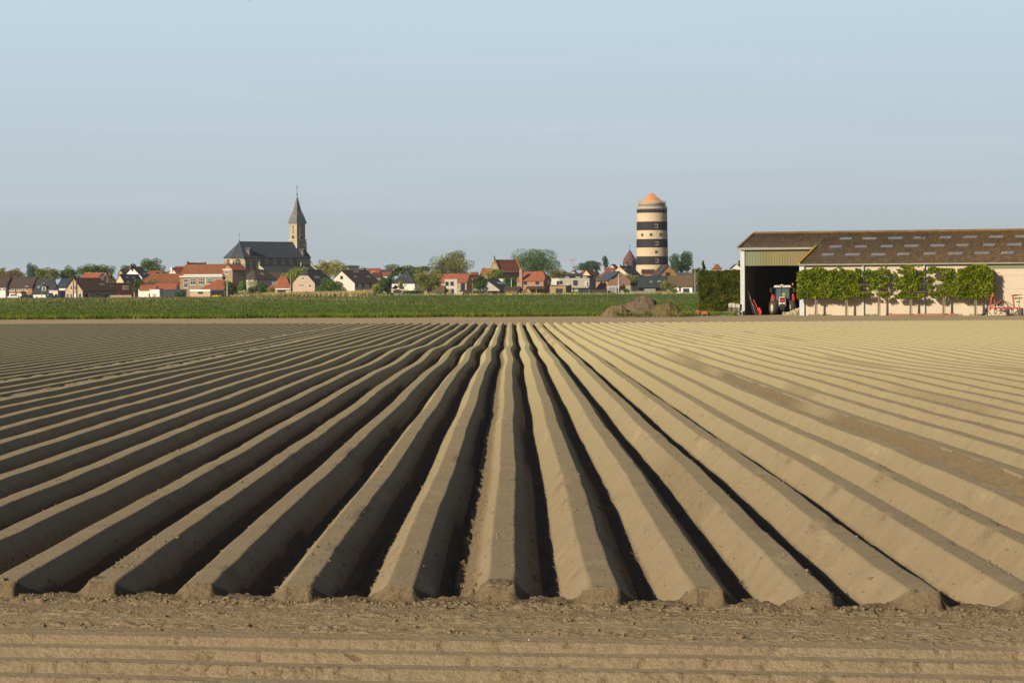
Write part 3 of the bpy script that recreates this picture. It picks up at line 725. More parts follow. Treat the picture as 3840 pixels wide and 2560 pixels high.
H(1, 'beige gabled house with grey green shutters and brown red roof', 888, 50, 1620, 535, 388, 775, 543, m_['beige'], m_['rbrownred'], hip=(0, 0, 2.2, 0),
  wins=[('l', 1352, 688, 1385, 760), ('l', 1440, 688, 1465, 760), ('l', 1262, 838, 1308, 922), ('l', 1346, 838, 1392, 925), ('l', 1530, 838, 1592, 920), ('l', 1442, 845, 1468, 932, 'door'), ('f', 1660, 850, 1715, 930, 'brown'), ('f', 1838, 840, 1908, 880), ('f', 1985, 842, 2042, 920)],
  trims=[('l', 1410, 575, 1424, 935, m_['darkwood'], .15, 'pilaster'), ('l', 1478, 600, 1504, 935, m_['darkwood'], .15, 'pilaster')], sky=[(1892, 648, 1968, 682)])
H(1, 'orange roof with two chimneys and a solar panel above the beige gabled house', 1000, -10, 1600, 430, 0, 537, 440, m_['beige'], m_['rorange'], Dm=8, ch=[(1730, 22, 430), (1866, 18, 430)], sky=[(1958, 452, 2030, 530, 'solar')])
H(2, 'dark red brick flat roofed block with two upper windows', 906, 35, -65, 545, 0, 637, None, m_['redbrick'], m_['concrete'], flat=True, Dm=6,
  wins=[('f', 42, 693, 110, 750), ('f', 290, 688, 390, 750, 'shutter'), ('f', 222, 850, 268, 870)])
H(2, 'white gabled house with steep black roof and red brick chimney', 1010, 50, 690, 145, 405, 512, 320, m_['white'], m_['rdark'], ch=[(462, 66, 298, m_['redbrick'])], sky=[(715, 440, 745, 468)])
H(2, 'small house with black roof and roof windows below the white gabled house', 985, 50, 332, 310, 158, 590, 472, m_['cream'], m_['rdark'], sky=[(366, 512, 408, 546), (482, 516, 520, 550), (398, 596, 438, 632)])
H(2, 'old mossy brown roof beside the autumn coloured tree', 1040, 50, 325, 60, 110, 465, 375, m_['yellowbrick'], m_['rmoss'])
H(2, 'wide hipped brown red roof in front of the school', 970, 0, 655, 800, 0, 622, 459, m_['redbrick'], m_['rorbrown'], Dm=12, hip=(3.2, 0, 0, 0))
r = H(2, 'low white house with red roofs and a shaded side wall', 880, 45, 1035, 480, 475, 766, None, m_['white'], m_['white'], flat=True,
  wins=[('l', 757, 843, 823, 915, 'dark'), ('l', 884, 843, 962, 915, 'shutter'), ('f', 1320, 825, 1390, 888, 'ddoor')], trims=[('f', 1075, 790, 1085, 915, m_['black'], .12, 'downpipe')])
H(2, '', 884, -6, 640, 300, 0, 764, 685, m_['white'], m_['rred'], Dm=5, attach=r)
H(2, '', 888, -6, 912, 430, 0, 764, 650, m_['white'], m_['rred'], Dm=6, attach=r)
H(2, 'white gabled house with white chimney and dull red roof left of the school', 1020, 50, 1382, 208, 202, 455, 343, m_['pinkwhite'], m_['rred'], ch=[(1278, 65, 325, m_['white'])], sky=[(1455, 432, 1482, 450)])
H(2, 'narrow orange roof behind the white chimney', 1060, 0, 1335, 200, 0, 350, 310, m_['cream'], m_['rorange'], Dm=8)
H(2, 'dark roofed house with two big yellow chimneys behind the school', 1050, 50, 1612, 290, 70, 292, 246, m_['yellowbrick'], m_['rbrown'], ch=[(1580, 62, 213, m_['yellowbrick']), (1885, 52, 220, m_['yellowbrick'])])
r = H(2, 'long brown brick school with orange roof and tall white windows', 955, -10, 1442, 850, 0, 495, 276, m_['brownbeige'], m_['rorbrown'], Dm=14, cat='school', name='school_building',
  wins=[('f', 1522, 560, 1588, 720, 'tr'), ('f', 1648, 553, 1753, 662, 'tr'), ('f', 1818, 552, 1920, 658, 'tr'), ('f', 1984, 550, 2086, 640, 'tr'), ('f', 2152, 550, 2250, 590, 'tr')],
  trims=[('f', 1435, 497, 2288, 514, m_['trimwhite'], .5, 'cornice'), ('f', 1518, 466, 2288, 482, m_['trimwhite'], .35, 'cornice'), ('f', 1948, 514, 1957, 655, m_['trimwhite'], .12, 'downpipe')])
H(3, '', 950, 42, 225, 150, 122, 1100, 1040, m_['brownbeige'], m_['rorbrown'], attach=r,
  wins=[('l', 124, 1122, 176, 1145, 'tr')], trims=[('l', 103, 1095, 225, 1103, m_['trimwhite'], .3, 'cornice')])
H(2, 'low beige annex with white fascia and a slit window', 900, 45, 2030, 250, 438, 768, None, m_['beige'], m_['white'], flat=True,
  wins=[('l', 1766, 810, 1870, 835, 'dark')], trims=[('l', 1592, 766, 2030, 792, m_['trimwhite'], .2), ('f', 2030, 766, 2280, 786, m_['trimwhite'], .2)], cat='annex')
H(2, 'red hipped roof house behind the low beige annex', 922, -5, 1822, 720, 0, 762, 582, m_['brownbeige'], m_['rred'], Dm=10, hip=(4.6, 0, 4.6, 0))
H(3, 'white house with brown hipped roof and one roof window below the church', 985, 45, 490, 235, 214, 1210, 1104, m_['pinkwhite'], m_['rbrown'], hip=(3.4, 0, 1.5, 0), sky=[(548, 1140, 580, 1168)])
H(3, 'brown roofed building against the church aisle', 1030, 0, 615, 205, 0, 1212, 1136, m_['brownbeige'], m_['rbrown'], Dm=10)
H(3, 'yellow walled bungalow with hipped red roof and twin roof windows', 930, -8, 640, 275, 0, 1322, 1183, m_['yellow'], m_['rred'], Dm=9, hip=(3.6, 0, 2.5, 0),
  wins=[('f', 757, 1347, 785, 1388, 'dark'), ('f', 792, 1347, 815, 1388, 'dark'), ('f', 822, 1347, 850, 1366, 'dark')], sky=[(686, 1250, 714, 1276), (724, 1250, 750, 1276)], trims=[('f', 735, 1323, 905, 1334, m_['trimwhite'], .5)])
H(3, 'mottled pink brick house with clipped gable and dark roof right of the church', 915, 50, 1193, 222, 278, 1255, 1106, m_['mottled'], m_['rdark'], hip=(1.7, .62, 1.5, 0),
  wins=[('l', 1038, 1184, 1065, 1220, 'tr'), ('l', 1003, 1274, 1018, 1298), ('l', 1036, 1274, 1050, 1298), ('l', 1121, 1272, 1150, 1310, 'tr'), ('l', 1117, 1368, 1153, 1376), ('f', 1230, 1272, 1254, 1312)], sky=[(1192, 1184, 1238, 1207)])
H(4, 'pale pink gabled house with long dark roof and brown windows', 960, 50, 1465, 480, 530, 738, 500, m_['pinkwhite'], m_['rbrown'],
  wins=[('l', 1172, 602, 1221, 652, 'dark'), ('f', 1490, 757, 1520, 815, 'brown'), ('f', 1606, 757, 1638, 815, 'brown'), ('f', 1738, 757, 1774, 815, 'brown')], sky=[(1446, 610, 1500, 634), (1686, 607, 1740, 631), (1436, 506, 1468, 538), (1492, 506, 1520, 538)])
H(4, 'yellow brown roof with brick chimney behind the pale pink house', 1040, 0, 1235, 400, 0, 505, 463, m_['brownbeige'], m_['rmoss'], Dm=9, ch=[(1600, 30, 408, m_['salmon']), (1318, 26, 448, m_['white'])])
H(4, 'red roof with a dark chimney at its left end', 1030, 0, 1700, 250, 0, 546, 457, m_['brownbeige'], m_['rred'], Dm=9, ch=[(1925, 20, 445, m_['salmon']), (1655, 50, 440, m_['black'])])
H(4, 'low brown roof below the red roof with dark chimney', 1003, 0, 1790, 190, 0, 620, 545, m_['brownbeige'], m_['rbrownred'], Dm=9)
H(4, 'grey roof between the red roof and the green tree', 1038, 0, 1960, 225, 0, 552, 482, m_['brownbeige'], m_['rgrey'], Dm=9, ch=[(2215, 30, 458, m_['orangebrick'])])
H(4, 'small red roof with white verge before the grey roof', 1012, 0, 1990, 158, 0, 592, 540, m_['white'], m_['rred'], Dm=8)
H(5, 'white house under a dark pyramid roof with four small vents', 962, -15, 362, 452, 0, 727, 498, m_['white'], m_['rdark'], Dm=9, hip=(3.9, 0, 3.9, 0), sky=[(502, 562, 534, 597), (432, 605, 450, 614), (460, 605, 478, 614), (552, 604, 570, 613), (622, 604, 640, 613)],
  wins=[('f', 600, 760, 650, 800, 'shutter')])
r = H(5, 'long red roofed house with a white cube extension', 985, -12, 805, 1025, 0, 725, 568, m_['beige'], m_['rred'], Dm=9,
  wins=[('f', 1646, 748, 1708, 862, 'shutter'), ('f', 1746, 748, 1794, 862, 'dark')], trims=[('f', 1712, 735, 1742, 870, m_['darkwood'], .1, 'panel')])
H(5, '', 968, 0, 1400, 242, 0, 672, None, m_['pinkwhite'], m_['white'], flat=True, Dm=6, attach=r,
  wins=[('f', 1417, 717, 1470, 778, 'dark'), ('f', 1516, 715, 1570, 778, 'dark')],
  trims=[('f', 1402, 852, 1578, 990, m_['wood'], .03, 'recessed_panel'), ('f', 1420, 855, 1470, 910, m_['glass'], .08, 'patio_window'), ('f', 1528, 852, 1574, 960, m_['black'], .08, 'door')])
H(5, 'small rustic brown shed with sloping roof before the white cube', 925, -10, 1135, 245, 0, 905, 805, m_['brownbeige'], m_['rmoss'], Dm=5, hip=(2.4, 0, 0, 0), wins=[('f', 1240, 937, 1342, 985, 'ddoor')], cat='shed', name='shed')
H(5, 'yellow brick gable with a tall thin pinnacle', 1010, 50, 1947, 240, 98, 655, 590, m_['yellowbrick'], m_['rred'], ch=[(1905, 12, 520, m_['yellowbrick'])])
H(5, 'distant orange brown roof right of the big olive tree', 1070, 0, 1930, 120, 0, 580, 533, m_['beige'], m_['rorbrown'], Dm=8, ch=[(1990, 18, 520)])
H(6, 'pale grey gabled house with long black roof and two roof windows', 950, 50, 385, 232, 540, 866, 662, m_['grey'], m_['rdark'], sky=[(350, 728, 405, 768), (415, 728, 470, 768)], wins=[('l', 136, 747, 168, 795, 'shutter')])
H(6, 'small white cube building behind the black roof', 985, 0, 370, 192, 0, 660, None, m_['white'], m_['white'], flat=True, Dm=6, wins=[('f', 440, 675, 498, 738, 'gdoor')])
H(6, 'low dark timber carport between the fence and the brick house', 938, -10, 475, 290, 0, 878, 817, m_['darkwood'], m_['rbrown'], Dm=5, cat='carport', name='carport')
H(6, 'tall red roof with yellow brown stepped gable', 1060, 45, 382, 445, 195, 520, 290, m_['yellowbrick'], m_['rred'], steps=m_['yellowbrick'], ch=[(281, 36, 213), (722, 26, 214)], trims=[('f', 385, 518, 720, 526, m_['trimwhite'], .4, 'gutter')])
H(6, 'small orange roofed house with dark chimney left of the stepped gable', 1075, -10, 10, 165, 0, 560, 456, m_['beige'], m_['rorange'], Dm=8, ch=[(78, 36, 443, m_['darkwood'])], wins=[('f', 18, 564, 74, 584)])
def stack(root, q):
    u0, _ = q['fpos']('f', 778, 500); u1, _ = q['fpos']('f', 832, 500)
    zt = q['zy'](465, 800); mbx = MB(); mbx.box(u0, u1, -.45, .5, -.4, zt - .15); mbx.box(u0 - .06, u1 + .06, -.5, .55, zt - .15, zt)
    mbx.build('chimney_stack', m_['salmon'], root)
    a, z1 = q['fpos']('f', 925, 800); b, z0 = q['fpos']('f', 1290, 845)
    mbx = MB(); mbx.slab([(a, -2.6, z0), (b, -2.6, z0), (b, -.05, z1), (a, -.05, z1)], .15); mbx.build('porch_roof', m_['rbrown'], root)
    for x in (935, 1135): 
        c, _ = q['fpos']('f', x, 800); mbx = MB(); mbx.box(c - .12, c + .12, -2.4, -2.15, -.3, z0 + .02); mbx.build('porch_post', m_['wood'], root)
H(6, 'salmon brick house with tall chimney and red half hipped roof', 955, -15, 722, 520, 0, 693, 526, m_['salmon'], m_['rorange'], Dm=10, hip=(1.4, .42, 1.4, .42),
  wins=[('f', 858, 705, 917, 758, 'dark'), ('f', 1090, 702, 1154, 755, 'dark'), ('f', 872, 872, 914, 955, 'ddoor'), ('f', 1080, 860, 1120, 950, 'dark'), ('r', 1330, 690, 1350, 750), ('r', 1365, 690, 1380, 750)], extra=stack)
def canopy(root, q):
    a, z1 = q['fpos']('f', 1588, 593); b, z0 = q['fpos']('f', 2188, 636)
    mbx = MB(); mbx.box(a, b, .4, 5, z1 - .22, z1); mbx.box(a + .3, b - .3, 2.5, 2.7, z0, z1 - .2)
    for i in range(9): 
        x = a + .3 + (b - a - .6) * i / 8; mbx.box(x - .05, x + .05, .6, .7, z0 + .1, z1 - .2)
    mbx.build('roof_canopy', m_['black'], root)
    for xa, xb in ((1660, 1750), (1865, 1960), (2000, 2095)):
        a, _ = q['fpos']('f', xa, 620); b, _ = q['fpos']('f', xb, 620); mbx = MB(); mbx.box(a, b, .1, .3, z0 + .12, z0 + .3); mbx.build('roof_planter', m_['trimwhite'], root)
    for xa, ya, xb, yb in ((1722, 748, 1760, 778), (2058, 718, 2098, 780)):
        a, z1 = q['fpos']('f', xa, ya); b, z0 = q['fpos']('f', xb, yb); mbx = MB(); mbx.box(a, b, -.5, -.02, z0, z1)
        o = mbx.build('heat_pump', m_['trimwhite'], root); mbx = MB(); mbx.tube(((a + b) / 2, -.52, (z0 + z1) / 2), ((a + b) / 2, -.5, (z0 + z1) / 2), min(b - a, z1 - z0) * .36, n=12); mbx.build('fan', m_['black'], o)
r = H(6, 'modern light grey brick house with flat roof, roof canopy and heat pumps', 958, -15, 1550, 590, 0, 640, None, m_['greybrick'], m_['black'], flat=True, Dm=9,
  wins=[('f', 1562, 700, 1613, 750, 'dark'), ('f', 1830, 690, 1908, 782, 'dark')],
  trims=[('f', 1740, 790, 2132, 832, m_['greybrick'], .8, 'balcony_band'), ('f', 1820, 842, 2132, 990, m_['black'], .1, 'glass_front'), ('f', 1848, 858, 1925, 932, m_['metal'], .16, 'patio_window')], extra=canopy)
H(6, '', 966, 0, 1405, 146, 0, 652, None, m_['white'], m_['white'], flat=True, Dm=7, attach=r, wins=[('f', 1508, 702, 1546, 768, 'ddoor')])
H(6, '', 946, -15, 1366, 314, 0, 797, None, m_['wood'], m_['black'], flat=True, Dm=8, attach=r, wins=[('f', 1488, 852, 1614, 944, 'big')])
H(6, 'cream gable with brown roof above the modern grey house', 1030, 45, 2170, 140, 165, 590, 484, m_['cream'], m_['rbrownred'])
H(6, 'dull red roof left of the cream gable', 1052, 0, 1895, 165, 0, 592, 502, m_['redbrick'], m_['rred'], Dm=8, hip=(2.5, 0, 0, 0))
H(6, 'white gable with dark roof behind the cream gable', 1062, 50, 2292, 40, 120, 552, 458, m_['white'], m_['rbrown'])
H(6, 'long low brown roof behind the modern grey house', 1003, 0, 1740, 265, 0, 605, 560, m_['brownbeige'], m_['rbrown'], Dm=8)
H(6, 'grey stone gable with square chimney below the pink crane', 1022, 45, 1892, 40, 135, 556, 500, m_['grey'], m_['rgrey'], ch=[(1857, 46, 460, m_['concrete'])])
# ---- around the water tower
H(7, 'salmon brick gabled house with solar panels on its left slope', 960, 18, 413, 452, 215, 685, 514, m_['salmon'], m_['rgrey'], axis='y',
  wins=[('f', 630, 592, 654, 634), ('f', 642, 700, 660, 763)], sky=[(340, 545, 470, 650, 'solar'), (430, 560, 560, 650, 'solar')], ch=[(520, 34, 478, m_['salmon'])])
H(7, 'pale garage with grey roller door before the salmon brick house', 945, 0, 410, 450, 0, 806, None, m_['grey'], m_['white'], flat=True, Dm=6, wins=[('f', 420, 822, 556, 942, 'gdoor'), ('f', 594, 842, 650, 942, 'ddoor')], cat='garage', name='garage')
H(7, 'long low dark wooden shed right of the modern grey house', 940, 0, 100, 300, 0, 866, None, m_['darkwood'], m_['black'], flat=True, Dm=4, cat='shed', name='shed')
H(7, 'red roof with yellow chimney left of the poplar', 1010, 0, 235, 190, 0, 602, 456, m_['redbrick'], m_['rred'], Dm=9, hip=(4, 0, 0, 0), ch=[(306, 32, 428, m_['cream'])])
H(7, 'dark red roof behind the solar panel house', 1030, 0, 376, 184, 0, 502, 446, m_['white'], m_['rred'], Dm=8)
H(7, 'cream gable with dark roof under the distant church tower', 1050, 50, 562, 60, 125, 447, 379, m_['cream'], m_['rdark'])
H(7, 'white gabled house with long black roof in front of the striped tower', 1000, 50, 882, 235, 462, 622, 408, m_['cream'], m_['rdark'], ch=[(655, 52, 369, m_['cream']), (793, 40, 373, m_['beige'])], sky=[(742, 456, 775, 488)])
H(7, 'orange brick house with dark chimney at the foot of the striped tower', 1010, 0, 1095, 243, 0, 545, 483, m_['orangebrick'], m_['rbrown'], Dm=8, ch=[(1110, 36, 474, m_['black'])])
H(7, 'ochre gabled house with a dark window right of the striped tower', 985, 22, 1392, 428, 128, 612, 388, m_['ochre'], m_['rbrown'], axis='y', wins=[('f', 1556, 534, 1636, 600, 'brown')], sky=[(1420, 470, 1490, 560, 'solar')])
H(7, 'low house with dark green grey roof and two roof windows', 955, -8, 1000, 545, 0, 780, 612, m_['darkwood'], m_['rteal'], Dm=9, sky=[(1238, 706, 1290, 735), (1390, 700, 1460, 724)],
  trims=[('f', 985, 785, 1440, 828, m_['rteal'], 1.6, 'porch_roof')], wins=[('f', 1060, 850, 1125, 895, 'dark')])
H(7, 'white cottage with mossy brown roof left of the hedge', 946, -12, 1570, 492, 0, 803, 600, m_['white'], m_['rmoss'], Dm=9,
  wins=[('f', 1810, 846, 1838, 895, 'dark'), ('f', 1889, 850, 1940, 916, 'dark'), ('f', 1950, 850, 2000, 916, 'dark'), ('f', 1798, 817, 1850, 830, 'dark')])
H(7, 'long grey roof behind the white cottage', 1003, 0, 1760, 420, 0, 700, 546, m_['grey'], m_['rgrey'], Dm=9, ch=[(2060, 36, 510, m_['yellowbrick']), (1885, 60, 575, m_['concrete'])])
H(8, 'small brick gable peeping over the conifer hedge', 1050, 0, 275, 115, 0, 612, 560, m_['salmon'], m_['rorbrown'], Dm=6, hip=(1.8, 0, 1.8, 0), ch=[(302, 26, 552), (350, 24, 552)])
H(8, 'blue black gable with white verge between hedge and barn', 1050, 0, 530, 122, 0, 604, 553, m_['white'], m_['rdark'], axis='y', Dm=8, ch=[(596, 30, 524, m_['cream'])])
H(2, 'dark red roof beyond the rounded tree', 1080, 0, 820, 140, 0, 457, 405, m_['redbrick'], m_['rred'], Dm=8)
H(2, 'small orange roof with a brick chimney in the gap left of the school', 1082, 0, 965, 110, 0, 460, 418, m_['orangebrick'], m_['rorange'], Dm=8, ch=[(990, 36, 392, m_['orangebrick'])])
H(2, 'grey brown roof with white vents in the gap left of the school', 1090, 0, 1050, 160, 0, 460, 416, m_['grey'], m_['rgrey'], Dm=8, ch=[(1150, 24, 398, m_['white']), (1080, 20, 395, m_['darkwood'])])

# ---------------------------------------------------------------- church
def church():
    d = 1250; p = F / d; al = R(46); ca, sa = math.cos(al), math.sin(al); kp = 3.1356
    cx = 357; px0 = 800 + cx / kp
    root = tag(empty('church', (WX(px0, 962, d), d, G(d)), al), 'large stone village church with slate roof and pointed bell tower', 'church')
    Zc = lambda y, x=cx: WZ(800 + x / kp, 660 + y / kp, d) - G(d)
    X0_ = WX(px0, 962, d)
    def U(x, v=0):
        k_ = WX(800 + x / kp, 930, 1.0); return (k_ * (d + v * ca) - X0_ + v * sa) / (ca - k_ * sa)
    Zc0 = Zc
    def Zt_(y, x=985): return WZ(800 + x / kp, 660 + y / kp, d + 27) - G(d)
    ze = Zc(950); zr = Zc(770); w = 6.6; NL = 0 
    NL = U(1140); st = m_['stone']; lt = m_['stonelt']; sl = tiles('church_slate', (.055, .068, .082), (.085, .095, .105))
    # nave and apse walls
    poly = [(0, 0), (NL, 0), (NL, 2 * w), (0, 2 * w), (-3.3, 2 * w - 4), (-3.3, 4)]
    m = MB(); m.ext([(x, y, -1) for x, y in poly], (0, 0, ze + 1))
    m.ext([(NL - .5, .1, ze), (NL - .5, 2 * w - .1, ze), (NL - .5, w, zr)], (.5, 0, 0))
    m.build('nave_wall', st, root)
    # roof: two slopes and the three apse hips
    a = U(318 , w); o = .45; top = []
    s = (zr - ze) / w; zo = ze - s * o * .6
    E = [(-.15, -o), (NL + .2, -o), (NL + .2, 2 * w + o), (-.15, 2 * w + o), (-3.8, 2 * w - 3.9), (-3.8, 3.9)]
    rp = (3.3, w, zr); re = (NL + .2, w, zr)
    r = MB(); e = lambda i: (E[i][0], E[i][1], zo)
    for q in ([e(0), e(1), re, rp], [e(2), e(3), rp, re], [e(3), e(4), rp], [e(4), e(5), rp], [e(5), e(0), rp]): r.slab(q, .25)
    r.tube(rp, re, .2, n=6)
    for i in (5, 0): r.tube(e(i), rp, .14, n=5)
    ro = r.build('nave_roof', sl, root)
    c = MB(); c.tube(rp, (rp[0], rp[1], zr + 4.2), .07, .04, n=6); c.box(rp[0] - .6, rp[0] + .6, rp[1] - .06, rp[1] + .06, zr + 2.7, zr + 2.85)
    c.tube((rp[0], rp[1], zr), (rp[0], rp[1], zr + .8), .3, .1, n=8); c.build('roof_cross', m_['black'], ro)
    # dormers on the nave roof
    for x, y0, y1 in ((440, 880, 942), (1072, 888, 948)):
        z0 = Zc(y1, x); z1 = z0 + 3.4; v = max(.2, (z0 - ze) / s); u = U(x, v)
        q = MB(); q.ext([(u - .8, v, z0), (u + .8, v, z0), (u + .8, v, z1 - .5), (u, v, z1 + .4), (u - .8, v, z1 - .5)], (0, 3.2, 0)); 
        o_ = q.build('dormer', pm('dormer_grey', (.20, .17, .14), (.15, .12, .10), scale=2), ro)
        q = MB(); q.slab([(u - 1.0, v - .3, z1 - .6), (u, v - .3, z1 + .5), (u, v + 3.3, z1 + .5), (u - 1.0, v + 3.3, z1 - .6)], .15); q.slab([(u, v - .3, z1 + .5), (u + 1.0, v - .3, z1 - .6), (u + 1.0, v + 3.3, z1 - .6), (u, v + 3.3, z1 + .5)], .15); q.build('dormer_roof', sl, ro)
    # aisle
    u0 = U(527); uz0, uz1 = Zc(1128, 620), Zc(1042, 550); vd = 5.4
    m = MB(); m.ext([(u0, 0, -1), (u0, -vd, -1), (u0, -vd, uz0), (u0, 0, uz1 - .2)], (NL - u0, 0, 0)); m.build('aisle_wall', st, root)
    m = MB(); m.slab([(u0 - .1, -vd - .4, uz0 - .15), (NL + .1, -vd - .4, uz0 - .15), (NL + .1, .02, uz1), (u0 - .1, .02, uz1)], .2); m.build('aisle_roof', tiles('aisle_slate', (.055, .058, .060), (.07, .072, .07)), root)
    m = MB()
    for uu_ in (u0 - .35, NL + .1): m.slab([(uu_, -vd - .5, uz0 + .25), (uu_ + .35, -vd - .5, uz0 + .25), (uu_ + .35, .0, uz1 + .35), (uu_, 0, uz1 + .35)], .5)
    m.build('gable_coping', lt, root)
    # eaves band and buttresses
    m = MB(); m.box(-.05, NL, -.14, .05, ze - .5, ze - .1); m.build('eaves_band', m_['redbrick'], root)
    def butt(x, y, nx, ny, z1, wd=.55):
        q = MB(); tx, ty = -ny, nx
        def pp(t, n_, z_): return (x + tx * t + nx * n_, y + ty * t + ny * n_, z_)
        for n_, za, zb in ((1.3, -1, z1 * .62), (.85, z1 * .62, z1 * .9)):
            q.ext([pp(-wd, -.1, za), pp(wd, -.1, za), pp(wd, n_, za), pp(-wd, n_, za)], (0, 0, zb - za))
        q.ext([pp(-wd, -.1, z1 * .9), pp(-wd, .85, z1 * .9), pp(-wd, -.1, z1)], (tx * 2 * wd, ty * 2 * wd, 0))
        q.build('buttress', lt, root)
    butt(0, 0, -sa * .2 - .3, -.95, ze * .93); butt(-3.3, 4, -.85, -.5, ze * .93); butt(-3.3, 2 * w - 4, -.85, .5, ze * .93)
    butt(U(533), 0, 0, -1, Zc(978), .4); butt(U(1022), 0, 0, -1, Zc(985), .4); butt(NL, 0, .4, -.9, Zc(985), .5)
    # windows
    def arch(u, v, z0, z1, hw, Ud, Nd, nm='window', louver=False):
        Ud = Vector(Ud).normalized(); Nd = Vector(Nd).normalized(); P0 = Vector((u, v, 0))
        def shape(k, dz):
            pts = [(-hw - k, z0 - dz), (hw + k, z0 - dz)]; zs = z1 - hw * 1.6
            for i in range(6):
                t = i / 5; pts.append(((hw + k) * math.cos(t * math.pi / 2) ** .9 if i < 5 else 0, zs + (z1 + k - zs) * math.sin(t * math.pi / 2)))
            for i in range(4, -1, -1):
                t = i / 5; pts.append((-(hw + k) * math.cos(t * math.pi / 2) ** .9, zs + (z1 + k - zs) * math.sin(t * math.pi / 2)))
            return pts
        q = MB(); q.ext([tuple(P0 + Ud * a_ + Vector((0, 0, z_)) - Nd * .05) for a_, z_ in shape(.22, .1)], tuple(Nd * .11)); f = q.build(nm, m_['salmon'] if nm == 'window' else lt, root)
        q = MB(); q.ext([tuple(P0 + Ud * a_ + Vector((0, 0, z_)) + Nd * .05) for a_, z_ in shape(0, 0)], tuple(Nd * .05)); q.build('pane', m_['glass'], f)
        q = MB(); q.ext([tuple(P0 + Ud * a_ + Vector((0, 0, z_)) + Nd * .10) for a_, z_ in ((-.06, z0), (.06, z0), (.06, z1 - .4), (-.06, z1 - .4))], tuple(Nd * .03))
        if hw > .6:
            for zz in (z0 + (z1 - z0) * .62,): q.ext([tuple(P0 + Ud * a_ + Vector((0, 0, z_)) + Nd * .10) for a_, z_ in ((-hw, zz), (hw, zz), (hw, zz + .14), (-hw, zz + .14))], tuple(Nd * .03))
        if louver:
            for k in range(4):
                zz = z0 + (z1 - z0) * (.12 + .18 * k); q.ext([tuple(P0 + Ud * a_ + Vector((0, 0, z_)) + Nd * .10) for a_, z_ in ((-hw, zz), (hw, zz), (hw, zz + .2), (-hw, zz + .2))], tuple(Nd * .12))
        q.build('tracery', lt, f)
    for x, yb in ((401, 1118), (480, 1100)): arch(U(x), 0, Zc(yb), Zc(980), .95, (1, 0, 0), (0, -1, 0))
    for x in (584, 678, 773, 866, 960):
        for dx in (-12.5, 12.5): arch(U(x + dx), 0, Zc(1036), Zc(968), .58, (1, 0, 0), (0, -1, 0))
    N1 = Vector((-4, -3.3, 0)).normalized(); mid = ((-3.3) / 2, 2.0)
    arch(mid[0], mid[1], Zc(1065), Zc(975), 1.15, (3.3, -4, 0), N1)
    arch(-3.3, w, Zc(1065), Zc(980), 1.1, (0, -1, 0), (-1, 0, 0))
    # ---- tower
    tw = 5.0; tcx = U(985 + 0, w - tw / 2); tv = w - tw / 2
    zb = 0; z1 = Zt_(750, 985); z2 = Zt_(552, 985)
    m = MB(); m.box(tcx - .25, tcx + tw + .25, tv - .25, tv + tw + .25, 0, z1); m.box(tcx, tcx + tw, tv, tv + tw, z1, z2)
    m.build('tower_wall', st, root)
    m = MB(); m.box(tcx - .4, tcx + tw + .4, tv - .4, tv + tw + .4, z1 - .15, z1 + .2); m.box(tcx - .25, tcx + tw + .25, tv - .25, tv + tw + .25, z2 - .45, z2)
    for uu_, vv in ((tcx - .3, tv - .3), (tcx + tw - .5, tv - .3), (tcx - .3, tv + tw - .5)):
        m.box(uu_ - .15, uu_ + .95, vv - .15, vv + .95, ze, z1 - .9)
    m.build('tower_trim', lt, root)
    cu, cv = tcx + tw / 2, tv + tw / 2; za = Zt_(228, 990)
    sp = MB(); h = tw / 2 * math.sqrt(2); ph = math.pi / 4
    sp.lathe([(h * 1.26, z2 - .1), (h * 1.12, z2 + .9), (h * .90, z2 + 3.0), (h * .52, z2 + (za - z2) * .46), (.06, za)], n=4, cx=cu, cy=cv, ph=ph)
    sp.lathe([(.02, z2 - .1), (h * 1.26, z2 - .1)], n=4, cx=cu, cy=cv, ph=ph)
    so = sp.build('spire', tiles('spire_slate', (.19, .19, .185), (.13, .132, .135)), root)
    c = MB(); zt = Zt_(112, 990); c.tube((cu, cv, za - .3), (cu, cv, zt), .10, .06, n=6); c.box(cu - .75, cu + .75, cv - .07, cv + .07, za + 2.6 + (zt - za) * .22, za + 2.8 + (zt - za) * .22)
    c.lathe([(.02, za + .1), (.33, za + .45), (.28, za + .8), (.02, za + 1.1)], n=10, cx=cu, cy=cv); c.lathe([(.02, zt), (.2, zt + .18), (.02, zt + .4)], n=8, cx=cu, cy=cv)
    c.build('spire_cross', m_['black'], so)
    arch(tcx, cv, Zt_(672, 940), Zt_(580, 940), .5, (0, -1, 0), (-1, 0, 0), 'belfry_opening', True)
    arch(cu, tv, Zt_(678, 1030), Zt_(580, 1030), .6, (1, 0, 0), (0, -1, 0), 'belfry_opening', True)
    for P, Nn, x in (((tcx, cv), (-1, 0, 0), 938), ((cu, tv), (0, -1, 0), 1032)):
        zc = Zt_(716, x); Nn = Vector(Nn); q = MB(); q.tube(Vector((P[0], P[1], zc)), Vector((P[0], P[1], zc)) + Nn * .14, .98, n=20); f = q.build('clock', lt, root)
        q = MB(); q.tube(Vector((P[0], P[1], zc)) + Nn * .14, Vector((P[0], P[1], zc)) + Nn * .2, .8, n=20); q.build('clock_face', m_['black'], f)
        q = MB(); T_ = Vector((Nn.y, -Nn.x, 0)); a0 = Vector((P[0], P[1], zc)) + Nn * .2
        q.ext([tuple(a0 - T_ * .04), tuple(a0 + T_ * .04), tuple(a0 + T_ * .04 + Vector((0, 0, .6))), tuple(a0 - T_ * .04 + Vector((0, 0, .6)))], tuple(Nn * .04)); q.build('clock_hand', lt, f)
